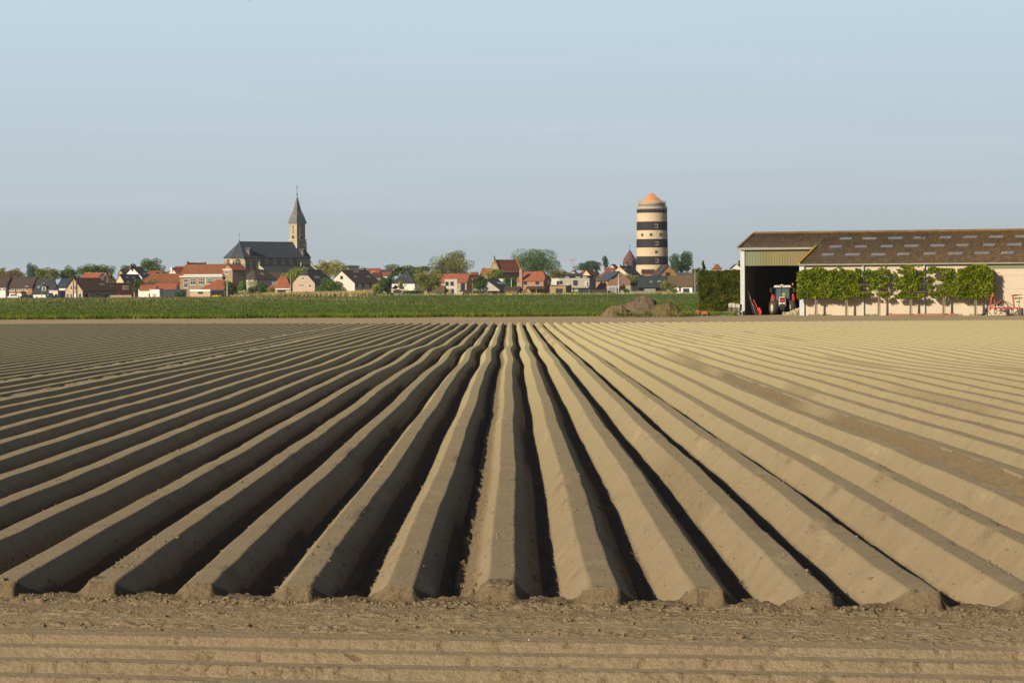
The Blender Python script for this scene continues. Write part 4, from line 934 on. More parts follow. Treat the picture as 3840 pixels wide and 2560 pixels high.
    zz = Zt_(490, 940); q = MB(); q.ext([(tcx + .2, cv - .45, zz - 1), (tcx + .2, cv + .45, zz - 1), (tcx + .2, cv + .45, zz + .9), (tcx + .2, cv, zz + 2.1), (tcx + .2, cv - .45, zz + .9)], (1.2, 0, 0)); q.build('spire_dormer', pm('dormer_pink', (.42, .23, .2), (.38, .2, .18), scale=2), so)
    q = MB(); q.ext([(cu - .45, tv + .35, zz - .6), (cu + .45, tv + .35, zz - .6), (cu + .45, tv + .35, zz + .6), (cu - .45, tv + .35, zz + .6)], (0, 1.2, 0)); o_ = q.build('spire_dormer', lt, so)
    q = MB(); q.box(cu - .3, cu + .3, tv + .31, tv + .36, zz - .45, zz + .45); q.build('dormer_opening', m_['black'], so)
church()

# ---------------------------------------------------------------- striped water tower
def water_tower():
    d = 1300; Y = lambda y: 700 + y / 3.92; X = lambda x: 2300 + x / 3.92
    root = tag(empty('water_tower', (WX(X(571), 1000, d), d, G(d))), 'tall round tower with cream and black stripes under an orange cone roof', 'water tower')
    Zt = lambda y: WZ(2445, Y(y), d) - G(d)
    cream = pm('tower_cream', (.66, .51, .34), (.57, .43, .28), scale=.14, rough=.85, stretch=(1, 1, 2.5), detail=6)
    black = pm('tower_black', (.022, .018, .026), (.035, .028, .032), scale=.12, rough=.75, stretch=(1, 1, 2.5))
    def rad(y): return np.interp(y, [330, 1150], [222, 235]) / 3.92 / (F / d)
    ys = [1420, 1150, 1025, 898, 772, 645, 517, 390, 330]; cols = [0, 1, 0, 1, 0, 1, 0, 1]
    m = MB(); m.lathe([(rad(y), Zt(y)) for y in ys], n=72, mats=cols); w = m.build('striped_wall', [cream, black], root)
    for q in w.data.polygons: q.use_smooth = True
    pc = pm('pale_concrete', (.58, .50, .38), (.48, .41, .31), scale=.8, rough=.9)
    k = 1 / 3.92 / (F / d)
    m = MB(); m.lathe([(rad(330) - .1, Zt(330)), (224 * k, Zt(330)), (226 * k, Zt(312)), (200 * k, Zt(312))], n=64); m.build('balcony', pc, root)
    m = MB(); m.lathe([(198 * k, Zt(314)), (198 * k, Zt(250)), (213 * k, Zt(250)), (213 * k, Zt(240)), (165 * k, Zt(240))], n=64); m.build('gallery_wall', pc, root)
    for i in range(26):
        q = -math.pi / 2 + (i - 12.5) * 2 * math.pi / 40; r = 198 * k; c, s = math.cos(q), math.sin(q); hw = .32
        b = MB(); P = Vector((r * c, r * s, 0)); T_ = Vector((-s, c, 0)); N_ = Vector((c, s, 0))
        b.ext([tuple(P + T_ * (-hw) + Vector((0, 0, Zt(295))) - N_ * .1), tuple(P + T_ * hw + Vector((0, 0, Zt(295))) - N_ * .1), tuple(P + T_ * hw + Vector((0, 0, Zt(268))) - N_ * .1), tuple(P - T_ * hw + Vector((0, 0, Zt(268))) - N_ * .1)], tuple(N_ * .17))
        b.build('gallery_window', m_['glass'], root)
    for nm, r, z0, z1 in (('balcony_railing', 222 * k, Zt(312), Zt(285)), ('roof_railing', 211 * k, Zt(240), Zt(215))):
        b = MB()
        for i in range(48):
            q = 2 * math.pi * i / 48; b.tube((r * math.cos(q), r * math.sin(q), z0), (r * math.cos(q), r * math.sin(q), z1), .04, n=4)
        for zz in (z1, (z0 + z1) / 2):
            b.lathe([(r - .04, zz - .05), (r + .04, zz - .05), (r + .04, zz + .05), (r - .04, zz + .05), (r - .04, zz - .05)], n=48)
        b.build(nm, pc, root)
    b = MB()
    for i in range(20):
        q = 2 * math.pi * i / 20; b.tube((rad(340) * math.cos(q), rad(340) * math.sin(q), Zt(345)), (rad(340) * 1.045 * math.cos(q), rad(340) * 1.045 * math.sin(q), Zt(345)), .16, n=6)
    b.build('beam_ends', pc, root)
    cone = pm('copper_orange_roof', (.72, .33, .17), (.60, .26, .13), scale=.5, rough=.6)
    m = MB(); n = 24; m.lathe([(168 * k, Zt(240)), (166 * k, Zt(232)), (.25, Zt(92)), (.02, Zt(85))], n=n); ro = m.build('cone_roof', cone, root)
    m = MB()
    for i in range(n):
        q = 2 * math.pi * i / n; m.tube((167 * k * math.cos(q), 167 * k * math.sin(q), Zt(234)), (.2 * math.cos(q), .2 * math.sin(q), Zt(90)), .10, n=4)
    m.build('roof_seam', cone, ro)
    def win(x, y, blackband):
        r = rad(y) ; u = (x - 571) / 3.92 / (F / d); q = -math.acos(max(-.98, min(.98, u / r))); c, s = math.cos(q), math.sin(q)
        P = Vector((r * c, r * s, 0)); T_ = Vector((-s, c, 0)); N_ = Vector((c, s, 0)); z = Zt(y); hw = .58; hh = .6
        def rc(mb, a, b_, z0, z1, n0, n1): mb.ext([tuple(P + T_ * a + Vector((0, 0, z0)) + N_ * n0), tuple(P + T_ * b_ + Vector((0, 0, z0)) + N_ * n0), tuple(P + T_ * b_ + Vector((0, 0, z1)) + N_ * n0), tuple(P + T_ * a + Vector((0, 0, z1)) + N_ * n0)], tuple(N_ * (n1 - n0)))
        f = MB(); e = .22; rc(f, -hw - e, hw + e, z - hh - e, z + hh + e, -.3, .06); fo_ = f.build('window', pc, root)
        g_ = MB(); rc(g_, -hw - (e + .02 if blackband else 0), hw, z - hh, z + hh, .05, .09); g_.build('pane', black if blackband else m_['glass'], fo_)
    for x, y in ((420, 712), (546, 711), (685, 709), (775, 711), (622, 962)): win(x, y, False)
    for x, y in ((620, 583), (625, 838), (627, 1092)): win(x, y, True)
water_tower()

def far_tower():
    d = 1900; c = (2200 + 845 / 5.2267); root = tag(empty('church_tower', (WX(c, 1000, d), d, G(d))), 'distant round brick church tower with brown cone roof and weather vane', 'tower')
    Z = lambda y: WZ(c, 920 + y / 5.2267, d) - G(d); k = 1 / 5.2267 / (F / d)
    br = pm('tower_brick', (.30, .16, .12), (.24, .12, .10), scale=.4, rough=.9)
    m = MB(); m.lathe([(126 * k, -1), (126 * k, Z(292))], n=8, ph=.3); m.build('tower_wall', br, root)
    m = MB(); m.lathe([(120 * k, Z(292)), (136 * k, Z(290)), (96 * k, Z(228)), (50 * k, Z(160)), (8 * k, Z(90)), (1 * k, Z(84))], n=24); ro = m.build('cone_roof', tiles('far_cone_roof', (.15, .075, .06), (.12, .06, .05)), root)
    m = MB(); m.tube((0, 0, Z(90)), (0, 0, Z(0)), .16, .08, n=5); m.box(-.9, .5, -.08, .08, Z(4), Z(-6)); m.build('weather_vane', m_['black'], ro)
    for i in range(8):
        q = .3 + math.pi / 8 + i * math.pi / 4; r = 126 * k * math.cos(math.pi / 8)
        for t in (-1.7, 0, 1.7):
            b = MB(); P = Vector((r * math.cos(q) - math.sin(q) * t, r * math.sin(q) + math.cos(q) * t, 0)); T_ = Vector((-math.sin(q), math.cos(q), 0)); N_ = Vector((math.cos(q), math.sin(q), 0))
            b.ext([tuple(P - T_ * .5 + Vector((0, 0, Z(420)))), tuple(P + T_ * .5 + Vector((0, 0, Z(420)))), tuple(P + T_ * .5 + Vector((0, 0, Z(305)))), tuple(P - T_ * .5 + Vector((0, 0, Z(305))))], tuple(N_ * .1)); b.build('belfry_opening', m_['glass'], root)
far_tower()

def crane():
    d = 2300; x = 2200 - 400 + 1818 / 5.2267; x = 1800 + 1818 / 5.2267
    root = tag(empty('tower_crane', (WX(x, 1000, d), d, G(d))), 'distant pink red tower crane with raised jib', 'crane')
    Z = lambda y: WZ(x, 920 + y / 5.2267, d) - G(d); k = 1 / 5.2267 / (F / d)
    red = pm('crane_red', (.62, .18, .14), (.55, .15, .12), scale=1, rough=.6)
    m = MB(); zt = Z(300)
    for sx in (-.7, .7):
        for sy in (-.7, .7): m.tube((sx, sy, 0), (sx, sy, zt), .16, n=4)
    h = 0; fl = 1
    while h < zt - 2:
        m.tube((-.7 * fl, -.7, h), (.7 * fl, -.7, h + 2), .1, n=4); m.tube((-.7 * fl, .7, h), (.7 * fl, .7, h + 2), .1, n=4); h += 2; fl = -fl
    m.build('mast', red, root)
    m = MB(); e = (112 * k, 0, Z(252)); m.tube((0, -.5, Z(292)), e, .22, .15, n=4); m.tube((0, .5, Z(292)), e, .22, .15, n=4); m.tube((0, 0, Z(276)), e, .2, .12, n=4)
    for i in range(8):
        t = i / 8; a = Vector((0, 0, Z(292))).lerp(Vector(e), t); b = Vector((0, 0, Z(276))).lerp(Vector(e), t + .06); m.tube(a, b, .1, n=4)
    m.build('jib', pm('crane_blue_grey', (.35, .40, .48), (.3, .34, .42), scale=1), root)
    m = MB(); m.box(-2.6, 1, -.8, .8, Z(300), Z(285)); m.tube((0, 0, Z(290)), (-1.5, 0, Z(245)), .25, .1, n=4); m.build('counterweight', red, root)
crane()

# ---------------------------------------------------------------- trees
TL = dict(
 olive=leafmat('leaf_olive', (0.238, 0.231, 0.071), (0.135, 0.151, 0.040)), green=leafmat('leaf_green', (0.135, 0.199, 0.048), (0.071, 0.127, 0.032)),
 dark=leafmat('leaf_dark', (0.079, 0.127, 0.040), (0.044, 0.079, 0.026)), bright=leafmat('leaf_bright', (0.270, 0.301, 0.063), (0.135, 0.183, 0.040)),
 yellow=leafmat('leaf_yellow_green', (0.365, 0.317, 0.079), (0.222, 0.215, 0.048)), brown=leafmat('leaf_brownish', (0.254, 0.183, 0.079), (0.159, 0.151, 0.048)),
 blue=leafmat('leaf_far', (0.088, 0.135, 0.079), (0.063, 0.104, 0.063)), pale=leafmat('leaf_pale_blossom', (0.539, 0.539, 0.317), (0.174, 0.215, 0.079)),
 teal=leafmat('leaf_poplar', (0.088, 0.135, 0.056), (0.056, 0.095, 0.040)), purple=leafmat('leaf_purple', (0.079, 0.032, 0.040), (0.056, 0.028, 0.032)))
BARK = pm('bark', (.16, .12, .08), (.10, .075, .05), scale=3, rough=.95, bump=.4)
BARKL = pm('pale_bark', (.33, .29, .22), (.25, .21, .15), scale=3, rough=.95)
def leaf_quads(C, size, flat=.0):
    n = len(C); nrm = rng.normal(0, 1, (n, 3)); nrm[:, 1] -= .25; nrm[:, 2] += .35; nrm /= np.linalg.norm(nrm, axis=1)[:, None]
    a = np.cross(nrm, rng.normal(0, 1, (n, 3))); a /= np.linalg.norm(a, axis=1)[:, None] + 1e-9; b = np.cross(nrm, a)
    s = size * rng.uniform(.6, 1.35, n)[:, None]; a = a * s * .5; b = b * s * .5 * rng.uniform(.5, 1, n)[:, None]
    v = np.stack([C - a, C - b * .9 + a * .1, C + a, C + b], 1)
    return v.reshape(-1, 3), np.arange(4 * n).reshape(-1, 4)
def crown_pts(n, blobs):
    w = np.array([bb[3] * bb[5] + bb[4] * bb[5] for bb in blobs]); w = w / w.sum(); idx = rng.choice(len(blobs), n, p=w)
    B = np.array(blobs)[idx]; u = rng.normal(0, 1, (n, 3)); u /= np.linalg.norm(u, axis=1)[:, None]
    r = 1 - np.abs(rng.normal(0, .16, n)); r = np.where(rng.random(n) < .12, rng.uniform(1, 1.16, n), r); r = np.where(rng.random(n) < .22, rng.random(n) ** .5, r)
    return B[:, :3] + u * B[:, 3:6] * r[:, None]
def tree(cr, label, x0, x1, ytop, ybot, d, leaf, name='tree', cat='tree', ground=None, density=1.0, nb=None, shape='round', bark=None, group=None, lsz=None, trunk=True, col=None):
    ox, oy, k = CR[cr]; X0, X1 = ox + x0 / k, ox + x1 / k; Yt, Yb = oy + ytop / k, oy + ybot / k
    p = F / d; xc = (X0 + X1) / 2; wx = WX(xc, Yb, d); gz = G(d) if ground is None else ground
    hw = (X1 - X0) / 2 / p * 1.1; zt = WZ(xc, Yt, d) - gz; zb = max(.15, WZ(xc, Yb, d) - gz); 
    if zt - zb < 1: zb = max(.1, zt - 1)
    hh = (zt - zb) / 2; zc = (zt + zb) / 2; root = tag(empty(name, (wx, d, gz)), label, cat, group)
    nb = nb or int(max(9, min(28, hw * hh * .5 + 9))); blobs = []
    for i in range(nb):
        if shape == 'round':
            z_ = rng.uniform(-.85, .74); x = rng.uniform(-1, 1) * .80 * math.sqrt(max(.05, 1 - (max(z_, -.25 * z_) / .98) ** 2))
            sc = rng.uniform(.25, .44)
        elif shape == 'column':
            z_ = rng.uniform(-.85, .75); x = rng.uniform(-.35, .35); sc = rng.uniform(.3, .5) * (1 - .4 * max(0, z_))
        elif shape == 'flat':
            x = rng.uniform(-.85, .85); z_ = rng.uniform(-.6, .62) * (1 - .45 * x * x); sc = rng.uniform(.26, .42)
        elif shape == 'twin':
            x = rng.choice([-.42, .38]) + rng.uniform(-.2, .2); z_ = rng.uniform(-.7, .6); sc = rng.uniform(.25, .4)
        y = rng.uniform(-.5, .5)
        rx = sc * hw * 1.15; rz = sc * hh * 1.15; m_r = min(rx, rz) * .5 + max(rx, rz) * .5
        blobs.append((x * hw, y * min(hw, hh * 1.6), zc + z_ * hh, rx * .5 + min(rx, m_r) * .5, min(hw, hh) * sc * 1.1, rz * .55 + min(rz, m_r) * .45))
    if shape in ('round', 'flat'): blobs += [(0, 0, zc - .05 * hh, hw * .66, min(hw, hh) * .7, hh * .62), (-.28 * hw, 0, zc - .1 * hh, hw * .45, min(hw, hh) * .5, hh * .6), (.3 * hw, 0, zc - .12 * hh, hw * .45, min(hw, hh) * .5, hh * .6)]
    ls = lsz or max(.18, 2.9 / p)
    area = hw * hh * 4; n = int(min(15000, max(500, area / ls ** 2 * 9 * density)))
    C = crown_pts(n, blobs); C[:, 2] = np.maximum(C[:, 2], .1)
    v, f = leaf_quads(C, ls * 1.25); o = np_mesh('crown', v, f, TL[leaf], parent=root)
    if trunk:
        m = MB(); tr = max(.08, min(.45, hw * .07)); top = zc + hh * .1; m.tube((0, 0, -.3), (hw * .04, 0, zb + hh * .2), tr, tr * .7, n=7)
        for i in range(6):
            bb = blobs[i % len(blobs)]; m.tube((hw * .04, 0, zb + hh * .15 + i * .05 * hh), (bb[0], bb[1], bb[2]), tr * .5, tr * .15, n=5)
        m.build('trunk', bark or BARK, root)
    return root
gz_ = dict(group='trees behind the houses')
T = tree
T(1, 'brownish green tree at the left edge behind the brick terrace', -60, 120, 345, 600, 1150, 'olive')
T(1, 'olive green broad tree behind the brick terrace roof', 70, 490, 325, 600, 1120, 'brown', shape='flat')
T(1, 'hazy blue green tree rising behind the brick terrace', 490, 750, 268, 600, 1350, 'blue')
T(1, 'small dark tree between the hazy tree and the low white house', 700, 880, 320, 600, 1150, 'olive')
T(1, 'olive tree behind the low white house roof', 790, 1200, 300, 620, 1110, 'olive', shape='flat')
T(1, 'green tree behind the ridge of the beige gabled house', 1150, 1540, 290, 620, 1115, 'green')
T(1, 'large green tree behind the orange roof with solar panel', 1530, 2200, 238, 560, 1130, 'green', shape='flat')
T(1, 'autumn brown tree beside the yellow street lamp', 2010, 2260, 400, 700, 1020, 'brown')
T(2, 'rounded grey green tree behind the small gable', 310, 580, 245, 470, 1250, 'blue')
T(2, 'big round grey green tree behind the white gabled house', 610, 1095, 148, 480, 1240, 'green')
T(2, 'dark bush behind the low white house with red roofs', 485, 760, 590, 880, 905, 'dark', name='bush', cat='bush')
T(2, 'round dark green tree above the low white house roofs', 825, 1012, 570, 760, 925, 'green')
T(2, 'dark shrub at the right end of the low white house', 1385, 1570, 790, 935, 868, 'dark', name='bush', cat='bush')
T(3, 'dark green bush right of the concrete lamp post', 105, 262, 1245, 1415, 890, 'dark', name='bush', cat='bush')
T(3, 'dark green round bush before the brown hipped roof house', 265, 400, 1235, 1405, 888, 'green', name='bush', cat='bush')
T(3, 'pale blossoming bush before the brown hipped roof house', 395, 530, 1225, 1400, 892, 'pale', name='bush', cat='bush')
T(3, 'green bush left of the yellow bungalow', 520, 645, 1250, 1400, 890, 'dark', name='bush', cat='bush')
T(3, 'brownish bush in front of the yellow bungalow', 630, 730, 1290, 1400, 887, 'brown', name='bush', cat='bush')
T(3, 'low yellow green bush at the foot of the blossoming bush', 290, 420, 1340, 1420, 882, 'pale', name='bush', cat='bush')
T(3, 'bright green tree with pale blossom between church and mottled house', 795, 1120, 1062, 1345, 950, 'bright')
T(4, 'yellow green tree right of the church', 700, 1225, 262, 620, 1130, 'yellow')
T(4, 'big dark green shrub between mottled house and pale pink house', 750, 1310, 615, 945, 905, 'green', name='bush', cat='bush')
T(4, 'small light green tree with short trunk by the low hedge', 1795, 2030, 750, 930, 905, 'bright', bark=BARKL)
T(4, 'dark tree between the pale pink house and the pyramid roof', 1880, 2220, 585, 930, 945, 'dark')
T(5, 'dense dark green tree behind the pyramid roof', 300, 1035, 345, 640, 1100, 'green', shape='flat')
T(5, 'very large olive green tree in the middle of the village', 1130, 1925, 105, 660, 1140, 'olive', nb=26)
T(5, 'broad olive tree before the long red roof', 800, 1350, 500, 960, 935, 'olive')
T(5, 'slender bright young tree before the pyramid roof', 470, 610, 680, 870, 930, 'bright', shape='column')
T(5, 'round dark leaved tree on a thin pale trunk', 1930, 2250, 590, 890, 915, 'dark', bark=BARKL)
T(5, 'purple leaved bush under the pyramid roof house', 365, 480, 780, 880, 928, 'purple', name='bush', cat='bush')
T(6, 'green tree in front of the stepped gable', 80, 460, 450, 700, 1010, 'bright')
T(6, 'huge domed green tree behind the salmon brick house', 640, 1510, 115, 640, 1120, 'green', nb=28)
T(6, 'dark shrubs between stepped gable and salmon brick house', 460, 730, 570, 830, 985, 'dark')
T(6, 'olive green tree right of the salmon brick house', 1330, 1760, 460, 680, 1060, 'olive', shape='flat')
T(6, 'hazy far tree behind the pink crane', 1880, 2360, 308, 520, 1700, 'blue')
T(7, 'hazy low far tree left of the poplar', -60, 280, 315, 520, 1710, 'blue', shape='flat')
T(7, 'single slender poplar left of the distant tower', 290, 440, 200, 460, 1250, 'teal', shape='column')
T(7, 'tall poplar group right of the striped tower', 1600, 2100, 112, 560, 1150, 'teal', shape='twin', nb=26)
T(7, 'low dark trees right of the poplar group', 2050, 2240, 430, 560, 1180, 'dark')
T(7, 'grey green shrubs beside the white gabled house roof', 640, 1080, 530, 800, 975, 'olive')
T(7, 'round olive tree before the white cottage', 1412, 1712, 690, 905, 905, 'olive')
T(7, 'small green bush at the left of the white cottage wall', 1630, 1790, 825, 935, 902, 'green', name='bush', cat='bush')
T(7, 'purple brown bush by the white lamp post', 655, 760, 758, 900, 932, 'purple', name='bush', cat='bush')
T(7, 'green hedge bush right of the purple bush', 700, 860, 845, 935, 928, 'green', name='bush', cat='bush')
T(8, 'dark fir top behind the blue black gable', 605, 660, 480, 640, 1100, 'blue', shape='column')
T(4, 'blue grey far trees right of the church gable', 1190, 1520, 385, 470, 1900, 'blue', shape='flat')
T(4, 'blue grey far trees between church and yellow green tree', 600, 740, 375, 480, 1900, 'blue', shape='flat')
T(1, 'small clipped round tree before the brick terrace', 410, 520, 792, 868, 893, 'dark')
T(3, 'reddish dead brush heap by the concrete lamp post', 80, 225, 1412, 1470, 868, 'purple', name='brush_heap', cat='brush heap', trunk=False)
T(3, 'brown bramble heap in front of the mottled house', 1010, 1120, 1355, 1400, 872, 'purple', name='brush_heap', cat='brush heap', trunk=False)
T(3, 'brown bramble heap left of the dry reeds', 420, 600, 1355, 1410, 872, 'brown', name='brush_heap', cat='brush heap', trunk=False)
def hedge(cr, label, x0, x1, yt, yb, d, leaf, name='hedge', thick=1.6, n=2600, ls=.38):
    ox, oy, k = CR[cr]; X0, X1 = ox + x0 / k, ox + x1 / k; xc = (X0 + X1) / 2; gz = G(d)
    root = tag(empty(name, (WX(xc, oy + yb / k, d), d, gz)), label, 'hedge'); hw = (X1 - X0) / 2 / (F / d); zt = WZ(xc, oy + yt / k, d) - gz
    C = np.stack([rng.uniform(-hw, hw, n), rng.uniform(0, thick, n), rng.uniform(.02, 1, n) ** .8 * zt], -1)
    C[:, 1] = np.where(rng.random(n) < .65, np.abs(rng.normal(0, .15, n)), C[:, 1])
    v, f = leaf_quads(C, ls); np_mesh('foliage', v, f, TL[leaf], parent=root)
    m = MB()
    for i in range(5): m.tube((-hw * .9 + hw * .45 * i, thick / 2, -.2), (-hw * .9 + hw * .45 * i, thick / 2, zt * .7), .08, .03, n=5)
    m.build('stems', BARK, root)
hedge(5, 'low dark hedge before the small light green tree', -10, 392, 936, 1000, 905, 'dark')
hedge(5, 'dark clipped hedge right of the blue grey cover', 575, 980, 890, 990, 908, 'dark')
hedge(4, 'low bramble hedge along the reeds before the pale pink house', 1330, 1830, 935, 985, 906, 'green')

# ---------------------------------------------------------------- fences, walls, lamp posts
def fence(cr, label, x0, x1, yt, yb, d, mat, name='fence', cat='fence', panels=6, t=.08, post=.12):
    ox, oy, k = CR[cr]; X0, X1 = ox + x0 / k, ox + x1 / k; gz = G(d); xa = WX(X0, oy + yb / k, d); L = (X1 - X0) / (F / d)
    root = tag(empty(name, (xa, d, gz)), label, cat); zt = WZ(X0, oy + yt / k, d) - gz
    m = MB()
    for i in range(panels): m.box(L * i / panels + post / 2, L * (i + 1) / panels - post / 2, 0, t, -.2, zt - rng.uniform(0, .06))
    m.build('panel', mat, root)
    for i in range(panels + 1):
        m = MB(); m.box(L * i / panels - post / 2, L * i / panels + post / 2, -.03, t + .03, -.3, zt + .06); m.build('post', mat, root)
fence(2, 'low beige garden wall below the dark red brick block', 70, 480, 870, 912, 884, M['beige'], name='garden_wall', cat='wall', panels=3)
fence(5, 'beige fence with a dark hut in front under the pyramid roof', 355, 690, 856, 930, 925, M['cream'], panels=4)
fence(5, 'blue grey covered stack before the beige fence', 395, 570, 936, 992, 903, pm('tarp_blue_grey', (.22, .26, .30), (.18, .2, .24), scale=1), name='low_wall', cat='wall', panels=3, t=1.2)
fence(6, 'woven brown garden fence left of the salmon brick house', 100, 725, 893, 988, 920, pm('woven_willow', (.26, .17, .10), (.16, .10, .065), scale=3, stretch=(5, 5, .6), detail=6), panels=8)
fence(6, 'dark board fence behind the thin tree trunk', -140, 100, 893, 970, 922, M['darkwood'], panels=4)
fence(5, 'white board screen between the cube and the yellow gable', 1645, 1750, 910, 985, 922, M['cream'], panels=2)
fence(5, 'dark screen wall right of the white cube', 1690, 1925, 870, 975, 935, M['darkwood'], panels=3)
fence(7, 'tall grey concrete panel wall before the dark green roof', 1130, 1343, 846, 942, 915, M['concrete'], name='garden_wall', cat='wall', panels=2)
fence(7, 'low grey stone wall left of the concrete panel wall', 840, 1130, 898, 942, 917, M['concrete'], name='garden_wall', cat='wall', panels=5)
fence(7, 'low weathered stone wall left of the white cottage', 1345, 1640, 900, 935, 917, M['brownbeige'], name='garden_wall', cat='wall', panels=5)
fence(4, 'white parked trailer and low sheds beside the hedge', 1290, 1500, 900, 945, 930, M['white'], name='low_wall', cat='wall', panels=2, t=1.5)
def hut(cr, label, x0, x1, yt, ye, yb, d, wall, roof):
    ox, oy, k = CR[cr]; gz = G(d); xa = WX(ox + x0 / k, oy + yb / k, d); L = (x1 - x0) / k / (F / d)
    root = tag(empty('garden_hut', (xa, d, gz)), label, 'shed'); ze = WZ(ox + x0 / k, oy + ye / k, d) - gz; zt = WZ(ox + x0 / k, oy + yt / k, d) - gz
    m = MB(); m.box(0, L, 0, 2.5, -.2, ze); m.ext([(0, 0, ze), (L, 0, ze), (L / 2, 0, zt - .06)], (0, 2.5, 0)); m.build('wall', wall, root)
    m = MB(); m.slab([(-.2, -.15, ze - .1), (L / 2, -.15, zt + .05), (L / 2, 2.65, zt + .05), (-.2, 2.65, ze - .1)], .08); m.slab([(L / 2, -.15, zt + .05), (L + .2, -.15, ze - .1), (L + .2, 2.65, ze - .1), (L / 2, 2.65, zt + .05)], .08); m.build('roof', roof, root)
    m = MB(); m.box(L * .35, L * .65, -.04, .02, 0, ze * .9); m.build('door', M['darkwood'], root)
hut(5, 'small dark brown hut in front of the beige fence', 390, 552, 862, 885, 940, 912, M['darkwood'], M['black'])
hut(5, 'small blue grey roofed hut right of the light green tree', 130, 258, 890, 925, 950, 920, M['grey'], pm('blue_grey_felt', (.16, .19, .20), (.13, .15, .16), scale=1))
def lamp(cr, label, x, ytop, ybot, d, arm, mat, name='street_lamp', cat='street lamp', r=.09, head=True, group=None):
    ox, oy, k = CR[cr]; gz = G(d); root = tag(empty(name, (WX(ox + x / k, oy + ytop / k, d), d, gz)), label, cat, group); h = WZ(ox + x / k, oy + ytop / k, d) - gz
    m = MB(); m.tube((0, 0, -.3), (0, 0, h - .5), r * 1.2, r * .8, n=8); m.build('pole', mat, root)
    if head:
        L = arm / k / (F / d); m = MB(); pts = [Vector((0, 0, h - .5)), Vector((L * .12, 0, h - .18)), Vector((L * .45, 0, h)), Vector((L * .85, 0, h))]
        for a, b in zip(pts, pts[1:]): m.tube(a, b, r * .6, n=6)
        m.build('arm', mat, root); m = MB(); m.box(L * .8 if L > 0 else L * 1.15, L * 1.15 if L > 0 else L * .8, -.13, .13, h - .08, h + .08); m.build('lamp_head', M['garage'], root)
    else:
        m = MB(); m.box(-.5, .5, -.05, .05, h - 1.0, h - .9); m.build('crossarm', mat, root)
PC = pm('pole_concrete', (.46, .42, .33), (.4, .36, .28), scale=2, rough=.9)
lamp(1, 'dark wooden utility pole before the brick terrace', 145, 520, 945, 884, 0, M['darkwood'], name='utility_pole', cat='pole', head=False, r=.13)
lamp(1, 'grey lamp post before the low white house', 820, 632, 940, 884, 40, M['metal'])
lamp(1, 'yellow headed lamp beside the autumn coloured tree', 2105, 470, 900, 960, -40, PC)
lamp(2, 'white headed lamp below the small black roof', 541, 580, 900, 960, 28, M['garage'])
lamp(3, 'pale concrete lamp post with curved arm left of the bushes', 163, 1173, 1415, 880, -38, PC, r=.17)
lamp(3, 'slim yellowish lamp post at the left corner of the mottled house', 910, 1188, 1380, 900, -12, PC, r=.12)
lamp(4, 'leaning white lamp head behind the pale pink house', 1792, 512, 900, 985, 60, M['garage'], r=.1)
lamp(6, 'slim pale lamp post left of the salmon brick house', 614, 650, 900, 940, 14, M['garage'], r=.1)
lamp(7, 'thin white lamp post before the salmon brick gable', 622, 556, 945, 930, -8, M['garage'], r=.1)
lamp(7, 'tall curved street lamp above the white cottage', 2122, 420, 900, 940, -100, PC, r=.12)

def car(cr, label, x0, x1, yt, yb, d, col, tall=1.45, flip=1):
    ox, oy, k = CR[cr]; gz = G(d); L = (x1 - x0) / k / (F / d); xc = WX(ox + (x0 + x1) / 2 / k, oy + yb / k, d)
    root = tag(empty('parked_car', (xc, d, gz)), label, 'car', 'cars parked before the left houses'); paint = pm('car_paint_' + label.split()[0], col, tuple(c * .9 for c in col), scale=1, rough=.25, spec=.5)
    h = tall; prof = [(-.5, .32), (-.5, .62), (-.46, .72), (-.30, .78), (-.16, h / L * .98), (.18, h / L), (.36, .80), (.48, .74), (.5, .55), (.5, .3)]
    P = [(x * L * flip, z * (1 if z > .25 and z <= .85 and i not in (4, 5) else L)) for i, (x, z) in enumerate(prof)]
    P = [(-.5 * L, .3), (-.5 * L, .75), (-.44 * L, .85), (-.30 * L, .92), (-.19 * L, h), (.25 * L, h), (.42 * L, .95), (.49 * L, .88), (.5 * L, .3)]; P = [(x * flip, z) for x, z in P]
    m = MB(); m.ext([(x, -.85, z) for x, z in P], (0, 1.7, 0)); m.build('body', paint, root, bevel=.06)
    m = MB(); q = [(-.28 * L, .95), (-.185 * L, h - .08), (.235 * L, h - .08), (.38 * L, .97)]; m.ext([(x * flip, -.87, z) for x, z in q], (0, .03, 0)); m.build('side_window', M['glass'], root)
    for x in (-.31 * L, .31 * L):
        for y in (-.8, .62):
            m = MB(); m.tube((x, y, .32), (x, y + .2, .32), .32, n=14); w = m.build('wheel', M['black'], root); m = MB(); m.tube((x, y - .02, .32), (x, y + .02, .32), .18, n=10); m.build('rim', M['metal'], w)
car(1, 'white low car before the brick terrace garage doors', 155, 370, 893, 945, 884, (.7, .68, .66))
car(1, 'black car under the clipped round tree', 398, 572, 880, 945, 885, (.02, .022, .03))
car(1, 'charcoal car half behind the black car by the white house', 560, 650, 905, 942, 888, (.05, .05, .06))
car(1, 'dark green estate car before the low white house', 920, 1066, 872, 942, 885, (.03, .06, .05), tall=1.75)
car(1, 'silver grey small car before the pale garage', 1066, 1135, 908, 942, 887, (.35, .38, .42))

